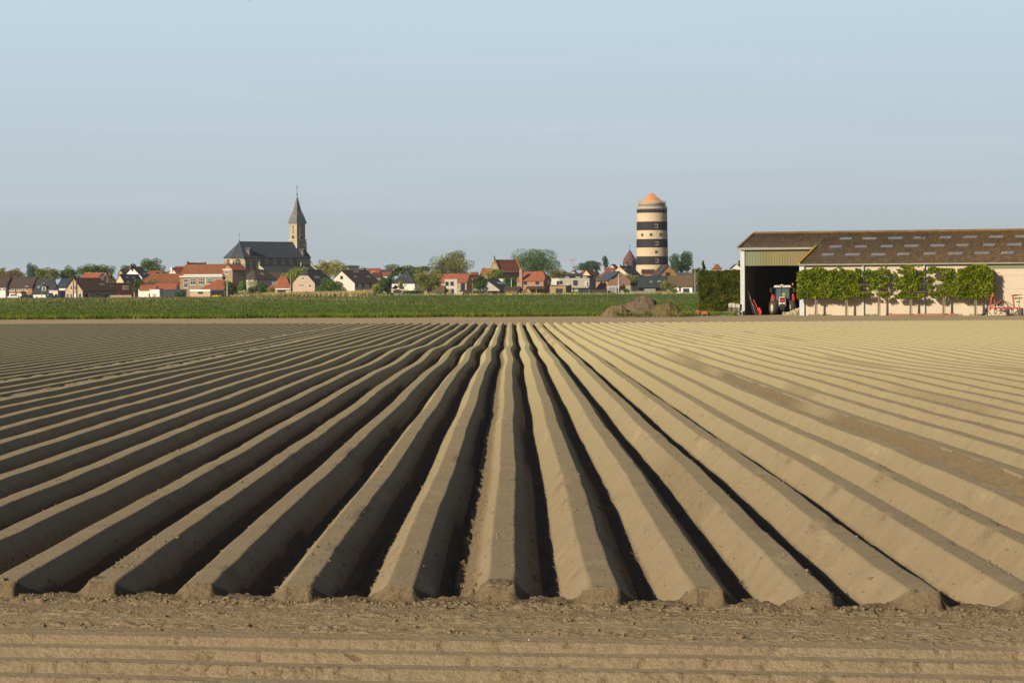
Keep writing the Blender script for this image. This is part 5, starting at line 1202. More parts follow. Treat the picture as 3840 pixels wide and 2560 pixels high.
# person gardening in a red jacket, bent forward
def person():
    d = 882; x = 1 * 1745 / 5.2267; root_z = G(d); me = bpy.data.meshes.new('person')
    J = [(0, 0, .82), (.02, 0, 1.05), (.16, 0, 1.28), (.22, 0, 1.36), (.30, 0, 1.44), (.34, 0, 1.55), (.02, .1, .78), (.06, .12, .42), (-.02, .12, .06), (.1, .12, .03), (.02, -.1, .78), (.10, -.12, .42), (.02, -.12, .06), (.14, -.12, .03),
         (.17, .18, 1.26), (.30, .2, 1.02), (.42, .16, .82), (.17, -.18, 1.26), (.32, -.2, 1.02), (.44, -.16, .82)]
    E = [(0, 1), (1, 2), (2, 3), (3, 4), (4, 5), (0, 6), (6, 7), (7, 8), (8, 9), (0, 10), (10, 11), (11, 12), (12, 13), (2, 14), (14, 15), (15, 16), (2, 17), (17, 18), (18, 19)]
    rad = [.14, .14, .16, .06, .09, .07, .09, .065, .045, .04, .09, .065, .045, .04, .065, .05, .035, .065, .05, .035]
    me.from_pydata(J, E, []); o = bpy.data.objects.new('person', me); COL.objects.link(o); o.location = (WX(x, 1112, d), d, root_z)
    md = o.modifiers.new('skin', 'SKIN'); 
    for i, r in enumerate(rad): me.skin_vertices[0].data[i].radius = (r, r)
    me.skin_vertices[0].data[0].use_root = True
    o.modifiers.new('sub', 'SUBSURF').levels = 1
    me.materials.append(pm('red_clothes', (.55, .05, .04), (.45, .04, .035), scale=2)); tag(o, 'small far person in red bending forward beside the beige gabled house', 'person')
if True:
    try: person()
    except Exception as ex: print('person', ex)

# ---------------------------------------------------------------- barn
BA = R(-18.8); bc, bs = math.cos(BA), math.sin(BA)
BD = 266.0; BX = WX(3000, 1182, BD); BZ = G(262) 
barn = tag(empty('barn', (BX, BD, BZ), BA), 'long farm barn with corrugated brown roof, green cladding and pale pebbled wall', 'barn')
def bz(y, x, v):     # height above barn ground of a photo point lying in the barn plane v
    return WZ(x, y, BD + v * bc) - BZ
def bu(x, v, y=1100):  # u of a photo column on plane v
    k = (x + ROLL * (1280 - y) - 1920) / F
    return (k * (BD + v * bc) - BX + v * bs) / (bc - k * bs)
tp = .2345; EH = 4.87; VR = 13.2; ZR = EH + tp * VR; LEN = 46.0; UL = bu(2778, 7.2)
pebble = pm('pebbled_concrete_wall', (.72, .60, .47), (.50, .40, .30), scale=14, rough=.95, bump=.8, bscale=22, detail=5)
white = pm('white_painted_steel', (.56, .58, .58), (.46, .48, .48), scale=3, rough=.6, detail=6)
clad = pm('olive_cladding', (.235, .185, .075), (.19, .16, .07), scale=.6, rough=.6, stretch=(1, 1, .3))
cladg = pm('green_cladding', (.20, .21, .12), (.17, .18, .10), scale=.6, rough=.6, stretch=(1, 1, .3))
dkint = pm('interior_panel', (.30, .26, .22), (.24, .2, .17), scale=.8, rough=.9)
# corrugated roof with lichen
def roofmat():
    m = bpy.data.materials.new('corrugated_lichen_roof'); n, l, b = nodes_of(m); t = n.new('ShaderNodeTexCoord'); sp = n.new('ShaderNodeSeparateXYZ'); l.new(t.outputs['Object'], sp.inputs[0])
    def noise(s, d_, st): 
        mq = n.new('ShaderNodeMapping'); mq.inputs['Scale'].default_value = st; q = n.new('ShaderNodeTexNoise'); q.inputs['Scale'].default_value = s; q.inputs['Detail'].default_value = d_; q.inputs['Roughness'].default_value = .7
        l.new(t.outputs['Object'], mq.inputs[0]); l.new(mq.outputs[0], q.inputs['Vector']); return q.outputs['Fac']
    def mr(s, a, bb, c, d_):
        q = n.new('ShaderNodeMapRange'); q.inputs[1].default_value = a; q.inputs[2].default_value = bb; q.inputs[3].default_value = c; q.inputs[4].default_value = d_; l.new(s, q.inputs[0]); return q.outputs[0]
    def mth(op, a, bb):
        q = n.new('ShaderNodeMath'); q.operation = op
        for i, s in ((0, a), (1, bb)):
            if isinstance(s, (int, float)): q.inputs[i].default_value = s
            else: l.new(s, q.inputs[i])
        return q.outputs[0]
    base = n.new('ShaderNodeMixRGB'); base.inputs[1].default_value = (.054, .038, .031, 1); base.inputs[2].default_value = (.08, .058, .042, 1); l.new(mr(noise(1.2, 5, (1, .4, 1)), .4, .62, 0, 1), base.inputs[0])
    # lichen: streaks down the sheets, thick at the ridge, more on the right
    lich = mth('ADD', noise(3.2, 6, (1.6, .28, 1)), mth('ADD', mr(sp.outputs['Y'], 8.5, 13.2, 0, .10), mr(sp.outputs['X'], -5, 26, -.03, .09)))
    lf = mr(lich, .51, .69, 0, .8); mx = n.new('ShaderNodeMixRGB'); mx.inputs[2].default_value = (.185, .108, .027, 1); l.new(base.outputs[0], mx.inputs[1]); l.new(lf, mx.inputs[0])
    l.new(mx.outputs[0], b.inputs['Base Color']); b.inputs['Roughness'].default_value = .9; b.inputs['Specular IOR Level'].default_value = .15
    return m
RM = roofmat()
def corr(u0, u1, v0, v1, name, mat, lift=0.0, parent=barn, amp=.045, per=.225, down=False):
    nn = int((u1 - u0) / per * 8); us = np.linspace(u0, u1, nn + 1); zz = amp * np.cos(us / per * 2 * math.pi)
    def zt(v): return (EH + tp * v) if not down else (ZR - tp * (v - VR))
    top0 = np.stack([us, np.full_like(us, v0), zt(v0) + zz + lift], -1); top1 = np.stack([us, np.full_like(us, v1), zt(v1) + zz + lift], -1)
    b0 = top0 - [0, 0, .03]; v = np.concatenate([top0, top1, b0]); k = len(us); i = np.arange(k - 1)
    f = np.concatenate([np.stack([i, i + 1, i + k + 1, i + k], -1), np.stack([i + 2 * k, i + 2 * k + 1, i + 1, i], -1)])
    return np_mesh(name, v, f, mat, parent=parent, smooth=False)
roof = corr(0, LEN, -.25, VR, 'roof', RM)
corr(UL - .15, 0, 7.0, VR, 'roof', RM)
corr(UL - .15, LEN, VR, 2 * VR, 'roof', RM, down=True)
m = MB(); m.tube((UL - .15, VR, ZR + .05), (LEN, VR, ZR + .05), .13, n=8); m.build('ridge_cap', pm('ridge_lichen', (.26, .16, .05), (.12, .075, .04), scale=2.2, rough=.9), roof)
yl = pm('yellow_lichen_verge', (.50, .30, .02), (.30, .17, .03), scale=5, rough=.95)
m = MB(); m.ext([(-.12, -.3, EH - .07), (.1, -.3, EH - .07), (.1, -.3, EH + .09), (-.12, -.3, EH + .09)], (0, 7.4, 7.4 * tp)); m.build('verge', yl, roof)
m = MB(); m.ext([(UL - .3, 6.9, EH + 6.9 * tp - .12), (UL - .1, 6.9, EH + 6.9 * tp - .12), (UL - .1, 6.9, EH + 6.9 * tp + .09), (UL - .3, 6.9, EH + 6.9 * tp + .09)], (0, 6.4, 6.4 * tp)); m.build('verge', pm('brown_verge', (.16, .10, .06), (.28, .17, .04), scale=3, rough=.9), roof)
m = MB(); m.box(UL - .3, .4, 6.78, 6.95, EH + 6.85 * tp - .20, EH + 6.85 * tp - .0); m.build('gutter', pm('gutter_grey', (.34, .31, .25), (.27, .25, .2), scale=2, rough=.6), roof)
m = MB(); m.box(-.05, LEN, -.36, -.24, EH - .20, EH - .08); m.build('gutter', pm('gutter_grey', (.34, .31, .25), (.27, .25, .2), scale=2, rough=.6), roof)
# roof lights: measured on the photo, one row per height
slmat = pm('translucent_roof_sheet', (.30, .31, .36), (.17, .17, .20), scale=1.5, rough=.5)
def rooft(x, y):   # photo point -> (u, v) on the roof plane
    v = 6.0
    for _ in range(30): 
        z_ = bz(y, x, v) if True else 0
        u = bu(x, v, y); dd = BD + u * bs * 1 + v * bc
        z_ = WZ(x, y, dd) - BZ; v = (z_ - EH) / tp
    return u, v
def bu_(x, v, y): return bu(x, v, y)
for yy0, lst in ((195, [235, 575, 920, 1270, 1615, 1965, 2310]), (305, [115, 465, 810, 1160, 1510, 1870, 2225]), (412, [345, 690, 1050, 1405, 1765, 2125])):
    pts = [(3200 + x / 3.675, 840 + (yy0 - (x - 345) * .0135 + (4 if yy0 > 400 else 0)) / 3.675) for x in lst]
    sp_ = pts[1][0] - pts[0][0]; pts = [(pts[0][0] - sp_ * j, pts[0][1] + .35 * j) for j in ((3, 2, 1) if yy0 != 195 else (2, 1))] + pts if True else pts
    for x, y in pts:
        if x < 3060 and yy0 > 300: pass
        u, v = rooft(x, y)
        if u < 1.2 or u > LEN - 2 or v < .5 or v > 12.5: continue
        corr(round((u - .62) / .225) * .225, round((u + .62) / .225) * .225, v - .42, v + .42, 'skylight', slmat, lift=.012, parent=roof)
u_last = rooft(3828, 885)[0]
for j in range(1, 5):
    for v in (10.2, 6.6, 3.2):
        u = u_last + 2.44 * j; corr(u - .68, u + .68, v - .42, v + .42, 'skylight', slmat, lift=.012, parent=roof)
# walls
m = MB(); m.box(.3, LEN, 0, .25, -.3, EH - .2); m.build('front_wall', pebble, barn)
m = MB()
for zz in (1.2, 2.4, 3.6):
    m.box(.3, LEN, -.004, 0.0, zz - .012, zz + .012)
m.build('panel_joint', pm('joint_grey', (.42, .34, .25), (.38, .3, .22), scale=3), barn)
m = MB(); m.box(bu(3697, -.1), LEN, -.06, -.01, EH - .62, EH - .24); m.build('eaves_board', cladg, barn)
def post(u, v, w=.36, z1=EH - .2, nm='post', t=.3):
    q = MB(); q.box(u - w / 2, u + w / 2, v - t / 2, v + t / 2, -.1, z1); return q.build(nm, white, barn)
post(.16, .0, .34)
for x in (3014, 3237, 3466, 3697):
    u = bu(x, -.15); q = MB(); q.tube((u, -.14, -.1), (u, -.14, EH - .2), .085, n=10); q.build('downpipe', white, barn)
for j in (1, 2, 3): 
    u = bu(3697, -.15) + 6.05 * j; q = MB(); q.tube((u, -.14, -.1), (u, -.14, EH - .2), .085, n=10); q.build('downpipe', white, barn)
post(UL + .22, 7.2, .42, z1=EH + 6.9 * tp - .3, t=.4)
# cladding above the opening: separate vertical strips with shadow gaps
CB = bz(995.5, 2890, 7.2); CT = EH + 7.2 * tp - .1
strip = MB(); u = UL + .18; i = 0
us_g = bu(2856, 7.2)
for part, mt, ua, ub in (('cladding', cladg, UL + .18, us_g), ('cladding', clad, us_g, 2.6)):
    q = MB(); u = ua
    while u < ub - .05:
        q.box(u, min(u + .235, ub), 7.12, 7.2, CB, min(CT, 99)); q.box(u + .235, u + .262, 7.155, 7.2, CB, CT); u += .262
    q.build(part, mt, barn)
q = MB(); q.box(UL + .18, 2.6, 7.2, 7.45, CB - .02, CT); q.build('lintel', M['darkwood'], barn)
# inside: left wall panels, back wall, dividing wall, floor
q = MB()
for (za, zb) in ((-.1, 1.18), (1.2, 2.5), (2.52, 3.8), (3.82, 6.5)):
    for va, vb in ((7.45, 11.9), (11.95, 16.4), (16.45, 20)): q.box(UL + .05, UL + .2, va, vb, za, zb)
q.box(UL, UL + .1, 7.45, 2 * VR - .2, -.2, 6.3)
q.build('side_wall', dkint, barn)
q = MB(); q.box(UL + .05, LEN, 2 * VR - .4, 2 * VR - .2, -.2, EH); q.build('back_wall', dkint, barn)
q = MB(); q.box(UL + .05, UL + .2, 20, 2 * VR - .2, -.2, 5.0); q.build('side_wall', dkint, barn); q = MB(); q.box(LEN - .3, LEN - .1, .25, 2 * VR - .4, -.2, 4.7); q.build('side_wall', dkint, barn)
q = MB(); q.box(LEN - .31, LEN - .05, 3, 23, 4.6, 5.4); q.build('gable_wall', cladg, barn)
q = MB(); q.box(UL - 1, LEN + 2, .3, 2 * VR, -.35, -.03); q.build('floor', pm('barn_floor', (.12, .10, .075), (.09, .075, .055), scale=1, rough=.95), barn)
def BW(u, v, z): return Vector((BX + u * bc - v * bs, BD + u * bs + v * bc, BZ + z))

# ---------------------------------------------------------------- tractor
def tractor():
    t_d = BD + (bu(2935, 8.9)) * bs + 8.9 * bc
    root = tag(empty('tractor', (WX(2935, 1182, t_d), t_d + .2, BZ), R(-6)), 'red farm tractor with glass cab parked facing out of the barn opening', 'tractor')
    red = pm('tractor_red', (.60, .035, .03), (.45, .03, .028), scale=2, rough=.35, spec=.5); dk = pm('tractor_dark', (.03, .028, .026), (.05, .042, .035), scale=6, rough=.8)
    tyre = pm('tyre_rubber', (.055, .048, .042), (.09, .075, .055), scale=10, rough=.95); cream = pm('rim_cream', (.62, .57, .42), (.5, .45, .32), scale=6, rough=.7)
    glass = pm('cab_glass', (.09, .16, .18), (.06, .11, .13), scale=.8, rough=.12, spec=.6); roofm = pm('cab_roof_cream', (.58, .55, .45), (.5, .47, .38), scale=3, rough=.6)
    lampm = pm('lamp_glass', (.75, .74, .68), (.65, .64, .58), scale=3, rough=.2)
    # local frame: front of tractor towards -y
    def wheel(x, y, r, w, steer, nm='front_wheel', side=1):
        a = R(steer); ax = Vector((math.cos(a), math.sin(a), 0)); C = Vector((x, y, r)); q = MB()
        fw = ax.cross(Vector((0, 0, 1)))
        prof = [(-w / 2, r * .62), (-w / 2, r * .86), (-w * .42, r * .95), (0, r * .985), (w * .42, r * .95), (w / 2, r * .86), (w / 2, r * .62)]
        n = 32; k = len(q.v)
        for (o_, rr) in prof:
            for i in range(n):
                th = 2 * math.pi * i / n; q.v.append(tuple(C + ax * o_ + (fw * math.cos(th) + Vector((0, 0, 1)) * math.sin(th)) * rr))
        for j in range(len(prof) - 1):
            for i in range(n): q.f.append((k + j * n + i, k + j * n + (i + 1) % n, k + (j + 1) * n + (i + 1) % n, k + (j + 1) * n + i)); q.m.append(0)
        for i in range(20):   # chevron lugs
            for s in (-1, 1):
                th = 2 * math.pi * (i + (.5 if s > 0 else 0)) / 20; th2 = th + .22
                e = lambda th_, rr_: (fw * math.cos(th_) + Vector((0, 0, 1)) * math.sin(th_)) * rr_
                a0 = C + e(th, r * .96); a1 = C + e(th, r * .96) ; b0 = C + ax * s * w * .5 + e(th2, r * .9)
                tv = (e(th + .09, r) - e(th, r))
                q.ext([tuple(a0), tuple(a0 + tv), tuple(b0 + tv), tuple(b0)], tuple(e((th + th2) / 2, r * .07)))
        wo = q.build(nm, tyre, root)
        q = MB(); q.tube(C - ax * w * .30, C + ax * w * .30, r * .63, n=24); q.build('rim', cream, wo)
        q = MB(); q.tube(C + ax * side * w * .29, C + ax * side * w * .42, r * .28, r * .22, n=14); q.build('hub', cream, wo)
    wheel(-.86, -.2, .69, .46, 24, side=-1); wheel(.86, -.2, .69, .46, 20, side=1)
    wheel(-.9, 2.35, .92, .5, 0, 'rear_wheel', -1); wheel(.9, 2.35, .92, .5, 0, 'rear_wheel', 1)
    # axle, frame
    q = MB(); q.box(-.65, .65, -.3, -.1, .48, .66); q.tube((0, -.2, .55), (0, 2.3, .7), .2, n=8); q.box(-.22, .22, -.75, -.3, .55, .95); q.box(-.3, .3, .2, 2.4, .6, 1.0)
    q.tube((-.1, -.7, .5), (-.1, -.95, .42), .06, n=6); q.tube((.1, -.7, .5), (.1, -.95, .42), .06, n=6); q.box(-.36, .36, -.82, -.72, .72, .9); q.build('chassis', dk, root)
    # bonnet
    def prism(mb, sec, ya, yb):
        mb.ext([(x, ya, z_) for x, z_ in sec], (0, yb - ya, 0))
    q = MB(); prism(q, [(-.33, .82), (.33, .82), (.35, 1.55), (.24, 1.78), (-.24, 1.78), (-.35, 1.55)], -.62, 1.15)
    q.build('bonnet', red, root, bevel=.05)
    q = MB(); prism(q, [(-.33, .86), (.33, .86), (.33, 1.56), (.26, 1.72), (-.26, 1.72), (-.33, 1.56)], -.69, -.6); g_ = q.build('grille_frame', lampm, root, bevel=.03)
    q = MB(); q.box(-.275, .275, -.71, -.68, .9, 1.66); q.build('grille', dk, root)
    q = MB(); q.box(-.27, .27, -.725, -.70, 1.33, 1.48); q.build('badge_panel', red, root)
    for x in (-.15, .15):
        q = MB(); q.box(x - .11, x + .11, -.745, -.7, 1.05, 1.19); q.build('headlight', lampm, root)
    q = MB(); q.tube((.0 - .09, .2, 1.75), (-.09, .2, 2.85), .05, .04, n=10); q.build('exhaust_pipe', dk, root)
    # cab
    q = MB(); q.box(-.72, .72, 1.15, 2.55, .95, 1.45); q.build('cab_base', dk, root)
    q = MB(); prism(q, [(-.68, 1.42), (.68, 1.42), (.66, 2.62), (-.66, 2.62)], 1.2, 2.5); q.build('windscreen', glass, root)
    q = MB()
    for sx in (-1, 1):
        q.tube((sx * .72, 1.16, 1.3), (sx * .68, 1.16, 2.66), .045, n=6); q.tube((sx * .72, 2.5, 1.3), (sx * .68, 2.5, 2.66), .05, n=6); q.tube((sx * .72, 1.85, 1.2), (sx * .68, 1.85, 2.66), .03, n=6)
    q.box(-.7, .7, 1.14, 1.2, 1.4, 1.46); q.build('cab_frame', dk, root)
    q = MB(); prism(q, [(-.84, 2.62), (.84, 2.62), (.86, 2.72), (.74, 2.86), (-.74, 2.86), (-.86, 2.72)], 1.0, 2.65); ro = q.build('cab_roof', roofm, root, bevel=.04)
    for x in (-.62, -.40, .40, .62):
        q = MB(); q.box(x - .085, x + .085, .97, 1.01, 2.665, 2.76); q.build('work_light', lampm, ro)
    q = MB(); q.lathe([(.02, 2.95), (.14, 2.92), (.14, 2.86)], n=12, cx=-.05, cy=1.4); q.build('roof_dome', lampm, ro)
    q = MB(); q.tube((1.0, 1.3, 2.7), (1.0, 1.3, 2.88), .03, n=6); q.tube((.8, 1.3, 2.74), (1.0, 1.3, 2.72), .03, n=6); q.build('beacon_stalk', dk, ro)
    q = MB(); q.lathe([(.075, 2.88), (.075, 3.02), (.05, 3.06), (.01, 3.07)], n=12, cx=1.0, cy=1.3); q.build('beacon', pm('orange_beacon', (.85, .30, .02), (.75, .25, .02), scale=2, rough=.3), ro)
    # seen through the glass: dash and a yellow item on it
    q = MB(); prism(q, [(-.3, 1.45), (.42, 1.45), (.25, 1.95), (-.12, 1.95)], 1.13, 1.18); q.build('dashboard', pm('dash_grey_green', (.22, .28, .24), (.18, .22, .19), scale=2, rough=.5), root)
    q = MB(); q.box(-.08, .26, 1.08, 1.18, 1.95, 2.06); q.build('yellow_cap', pm('signal_yellow', (.75, .55, .02), (.65, .48, .02), scale=2), root)
    # mudguards
    for sx, xa, xb in ((-1, -1.16, -.76), (1, .8, 1.18)):
        q = MB(); prism(q, [(xa, 1.30), (xb, 1.22), (xb, 1.86), (xa + (.1 if sx < 0 else 0), 1.86)], 1.35, 3.0); q.build('mudguard', red, root, bevel=.04)
        q = MB(); q.box((xa + xb) / 2 - .06, (xa + xb) / 2 + .06, 1.32, 1.4, 1.88, 2.0); q.build('side_lamp', pm('orange_lamp', (.8, .22, .08), (.7, .18, .06), scale=2), root)
    for sx in (-1, 1):
        q = MB(); q.tube((sx * .8, 1.1, 2.55), (sx * 1.08, 1.0, 2.6), .022, n=5); q.tube((sx * .72, 1.15, 2.1), (sx * 1.08, 1.0, 2.45), .02, n=5); a_ = q.build('mirror_arm', dk, root)
        q = MB(); q.box(sx * 1.12 - .11, sx * 1.12 + .11, .95, 1.03, 2.15, 2.6); mo = q.build('mirror', dk, root, bevel=.02)
    q = MB(); q.box(-1.0, -.92, .9, 1.1, .9, 1.0); 
tractor()

# ---------------------------------------------------------------- things around the barn
def rubble():
    root_l = BW(bu(3004, 5.6), 5.6, -.03); n = 620; x = rng.normal(0, .5, n); y = rng.normal(0, .35, n); x = np.abs(x) * -1.5 + .15; h = np.clip(1.0 * (1 - np.abs(x) / 1.75), .02, 1) * np.exp(-(y / .6) ** 2); zz = h * rng.uniform(.2, 1, n)
    r = rng.uniform(.05, .13, n); o = scatter_clods('rubble_heap', np.stack([x, y, zz * .8], -1), r, pm('pale_rubble', (.55, .47, .32), (.38, .31, .2), scale=3, rough=.95)); o.location = root_l
    tag(o, 'heap of pale broken stones beside the tractor wheel', 'rubble')
rubble()
q = MB(); a = BW(-1.75, 6.2, 0)
def tube_ring():
    m = MB(); C = Vector((0, 0, .2)); m.tube((-.3, 0, .17), (.22, .2, .17), .17, n=16); o = m.build('drain_pipe', pm('rusty_clay', (.45, .33, .24), (.34, .2, .15), scale=6, rough=.9)); o.location = BW(bu(2948, 5.2), 5.2, -.02); tag(o, 'short rusty pipe lying at the foot of the rubble heap', 'pipe')
tube_ring()
# leaning bars and red shovel inside the opening
def leaning():
    sp = [((0, 0), (-.5, .1, 2.3), M['darkwood'], 'dark wooden bar leaning on the left post inside the barn'),
          ((.25, -.05), (-.38, .15, 1.9), M['metal'], 'grey metal bar leaning beside the red pole in the barn'),
          ((.6, -.1), (-.3, .1, 1.55), M['redbrick'], 'rust brown bar leaning right of the grey bar in the barn')]
    for (dx, dy), top, mt, lb in sp:
        m = MB(); m.tube((0, 0, 0), top if False else (top[0] - dx, top[1], top[2]), .035, n=6); m.box(-.07, .07, -.05, .05, 0, .16); o = m.build('leaning_bar', mt); o.location = BW(UL + 1.2 + dx, 7.35 + dy, -.02); o.rotation_euler[2] = BA; tag(o, lb, 'bar')
    m = MB(); m.tube((0, 0, .0), (-.75, .1, 1.5), .045, n=6); m.box(-.16, .06, -.04, .06, .12, .5); m.box(-.3, -.05, -.03, .05, .4, .72); o = m.build('red_implement', pm('safety_red', (.75, .05, .04), (.6, .04, .035), scale=4)); o.location = BW(UL + 1.95, 7.3, -.02); o.rotation_euler[2] = BA
    tag(o, 'bright red implement leaning inside the left side of the barn', 'farm tool')
    m = MB(); m.tube((0, 0, 0), (0, 0, .9), .06, n=8); m.box(-.12, .12, -.12, .12, .86, .95); o = m.build('blue_post', pm('dull_blue', (.10, .16, .22), (.08, .12, .17), scale=3)); o.location = BW(UL + 2.7, 9.5, -.02); tag(o, 'short blue post standing in the dim barn', 'post')
leaning()
# pallet pile left of the post
def pallet_pile():
    wood = pm('grey_pallet_wood', (.42, .36, .28), (.28, .23, .17), scale=3, stretch=(1, 4, 1)); 
    px, vv = 2757, 5.9; base = Vector((WX(px, 1183, 273.2), 273.2, BZ))
    def pal(z0, tilt, lb, w=1.05):
        r = tag(empty('pallet', base + Vector((0, 0, z0)), BA), lb, 'pallet', 'pallets piled beside the barn'); m = MB()
        for i in range(5): m.box(-w / 2, w / 2, -.5 + i * .22, -.38 + i * .22, .11, .135)
        for i in range(3): m.box(-w / 2, w / 2, -.5 + i * .45, -.4 + i * .45, 0, .022)
        for i in range(3): m.box(-w / 2 + i * (w - .1) / 2, -w / 2 + i * (w - .1) / 2 + .1, -.5, .5, .022, .11)
        o = m.build('boards', wood, r); r.rotation_euler[1] = tilt; return r
    pal(0.02, 0, 'grey wooden pallet at the bottom of the pile beside the barn'); pal(.17, .02, 'second grey pallet in the pile beside the barn'); pal(.42, .03, 'third grey pallet in the pile, under the tilted one')
    pal(.62, .12, 'tilted grey pallet carrying the wrapped bundle beside the barn')
    m = MB(); m.ext([(-.58, -.45, .82), (.58, -.45, .68), (.58, -.45, 1.05), (-.3, -.45, 1.2), (-.56, -.45, 1.12)], (0, .9, 0)); r = m.build('wrapped_bundle', pm('plastic_wrap', (.55, .50, .44), (.32, .29, .26), scale=3, rough=.4, detail=6), bevel=.06); r.location = base; r.rotation_euler[2] = BA
    tag(r, 'pale plastic wrapped bundle on top of the pallet pile', 'bundle'); q = MB()
    for x in (-.25, .15): q.box(x - .02, x + .02, -.47, -.45, .75, 1.18)
    q.build('strap', M['darkwood'], r)
    m = MB(); 
    for i in range(5): m.box(-.95, -.1 + .05 * i, -.6 - i * .02, -.56 - i * .02 + .03, .04 + i * .06, .09 + i * .06)
    o = m.build('plank_stack', wood); o.location = base; o.rotation_euler[2] = BA; tag(o, 'few grey planks lying against the pallet pile', 'planks')
pallet_pile()
def bricks():
    br = pm('stacked_brick', (.52, .16, .07), (.36, .11, .05), scale=7, rough=.9, detail=3)
    for px, w, h, lb, nm in ((2642, .66, .42, 'square stack of orange bricks on a pallet by the hedge', 'brick_stack'), (2616, .32, .5, 'small leaning stack of orange bricks left of the bigger one', 'brick_stack')):
        r = tag(empty(nm, (WX(px, 1180, 268.5), 268.5, BZ - .02), R(-8)), lb, 'bricks'); m = MB(); nx = int(w / .105); nzr = int(h / .07)
        for k in range(nzr):
            for i in range(nx): 
                if nm and k == nzr - 1 and rng.random() < .12: continue
                j = rng.uniform(-.006, .006); m.box(-w / 2 + i * .105 + .004, -w / 2 + i * .105 + .1, -.1 + j, .1 + j, .13 + k * .07, .13 + k * .07 + .064)
        m.build('bricks', br, r); m = MB(); m.box(-w / 2 - .06, w / 2 + .06, -.25, .3, .09, .12); m.box(-w / 2, -w / 2 + .1, -.25, .3, 0, .09); m.box(w / 2 - .1, w / 2, -.25, .3, 0, .09); m.build('pallet', pm('pale_pallet', (.55, .46, .33), (.42, .34, .24), scale=4), r)
    m = MB()
    for i in range(9):
        x = rng.uniform(-.9, .9); m.box(x - .35, x + .35, rng.uniform(-.4, 0), rng.uniform(.02, .3), .02 + i * .012, .04 + i * .012 + .02)
    o = m.build('board_scraps', M['darkwood']); o.location = (WX(2632, 1184, 267), 267, BZ); tag(o, 'dark scrap boards lying before the brick stacks', 'boards')
bricks()
# long red steel beam at the wall foot
m = MB(); u0, u1 = bu(3338, -.9), bu(3578, -.9); m.box(u0, u1, -1.0, -.84, .0, .13); m.box(bu(3445, -.9), u1, -.84, -.74, .03, .16); m.box(u0 - .06, u0 + .1, -1.02, -.82, .0, .22)
o = m.build('steel_beam', pm('faded_red_paint', (.38, .15, .10), (.30, .115, .08), scale=2, rough=.8)); o.parent = None; o.location = (BX, BD, BZ); o.rotation_euler[2] = BA; tag(o, 'long faded red steel beam lying along the barn wall', 'beam')

# espalier trees in front of the wall
LE = leafmat('espalier_leaf', (.22, .245, .014), (.085, .125, .01), sc=1.6)
bamboo = pm('bamboo_cane', (.45, .36, .2), (.35, .27, .15), scale=5)
fills = [(3058, 2990, 3112, .9, 'leftmost espalier tree partly hiding the barn opening post'), (3172, 3106, 3230, .84, 'second espalier tree from the barn opening'),
         (3294, 3232, 3338, .68, 'third espalier tree from the barn opening, with open lower tiers'), (3413, 3352, 3472, .70, 'fourth espalier tree, standing behind the left end of the red beam'),
         (3537, 3478, 3588, .62, 'fifth espalier tree, sparse in the middle tiers'), (3656, 3590, 3728, .97, 'rightmost dense espalier tree beside the red cultivator')]
for ti, (xt, xl, xr, dens, lb) in enumerate(fills):
    v = -1.15; u = bu(xt, v, 1180); ul, ur = bu(xl, v) - u, bu(xr, v) - u; P = BW(u, v, -.04)
    root = tag(empty('espalier_tree', P, BA), lb, 'tree', 'espalier trees along the barn wall')
    m = MB(); m.tube((0, 0, -.1), (.04, 0, 1.7), .095, .08, n=8); m.tube((.04, 0, 1.7), (.0, 0, 4.3), .08, .04, n=8)
    for z_ in (1.85, 2.55, 3.25, 3.95):
        m.tube((0, 0, z_ - .1), (ul * .9, .02, z_), .03, .015, n=5); m.tube((0, 0, z_ - .1), (ur * .9, .02, z_), .03, .015, n=5)
    m.build('trunk', pm('espalier_bark', (.26, .21, .14), (.18, .14, .09), scale=6, rough=.95, bump=.5), root)
    m = MB(); m.tube((.17, .05, -.1), (.14, .05, 2.0), .04, .035, n=6); m.build('stake', bamboo, root)
    m = MB()
    for z_ in (2.2, 2.9, 3.6): m.tube((ul * 1.02, -.04, z_), (ur * 1.02, -.04, z_), .014, n=4)
    m.build('cane', bamboo, root)
    n = int(12500 * dens * (ur - ul) / 3.1); top = bz(993 if ti not in (0, 1) else 999, xt, v); 
    x = rng.uniform(ul, ur, n); z_ = 1.55 + rng.random(n) * (top - 1.55)
    # leaves gather round the trunk and along the tiers; outline uneven
    keep = np.ones(n, bool); rx = np.abs(x) / np.where(x < 0, -ul, ur)
    gap = vnoise(x * 1.6 + ti * 9, z_ * 1.9, 300 + ti) * .6 + vnoise(x * 4 + ti, z_ * 4, 310 + ti) * .35
    tier = .35 * np.cos((z_ - 1.9) / .7 * 2 * math.pi)
    keep &= (gap + tier * (1 - dens * .6) + (1.35 * dens - .35) - rx * (.95 - .55 * dens)) > -.12 + (1 - dens) * .45
    lo = 1.5 + .35 * vnoise(x * 1.3 + ti * 5, 0 * x, 320) + .25 * rx * (1 if ti != 5 else .2); hi = top - .1 + .22 * vnoise(x * 2 + ti * 7, 0 * x, 321) - .35 * rx ** 3
    keep &= (z_ > lo) & (z_ < hi)
    x = x[keep]; z_ = z_[keep]; y = rng.normal(0, .17, len(x))
    vv_, ff = leaf_quads(np.stack([x, y, z_], -1), .155); np_mesh('crown', vv_, ff, LE, parent=root)
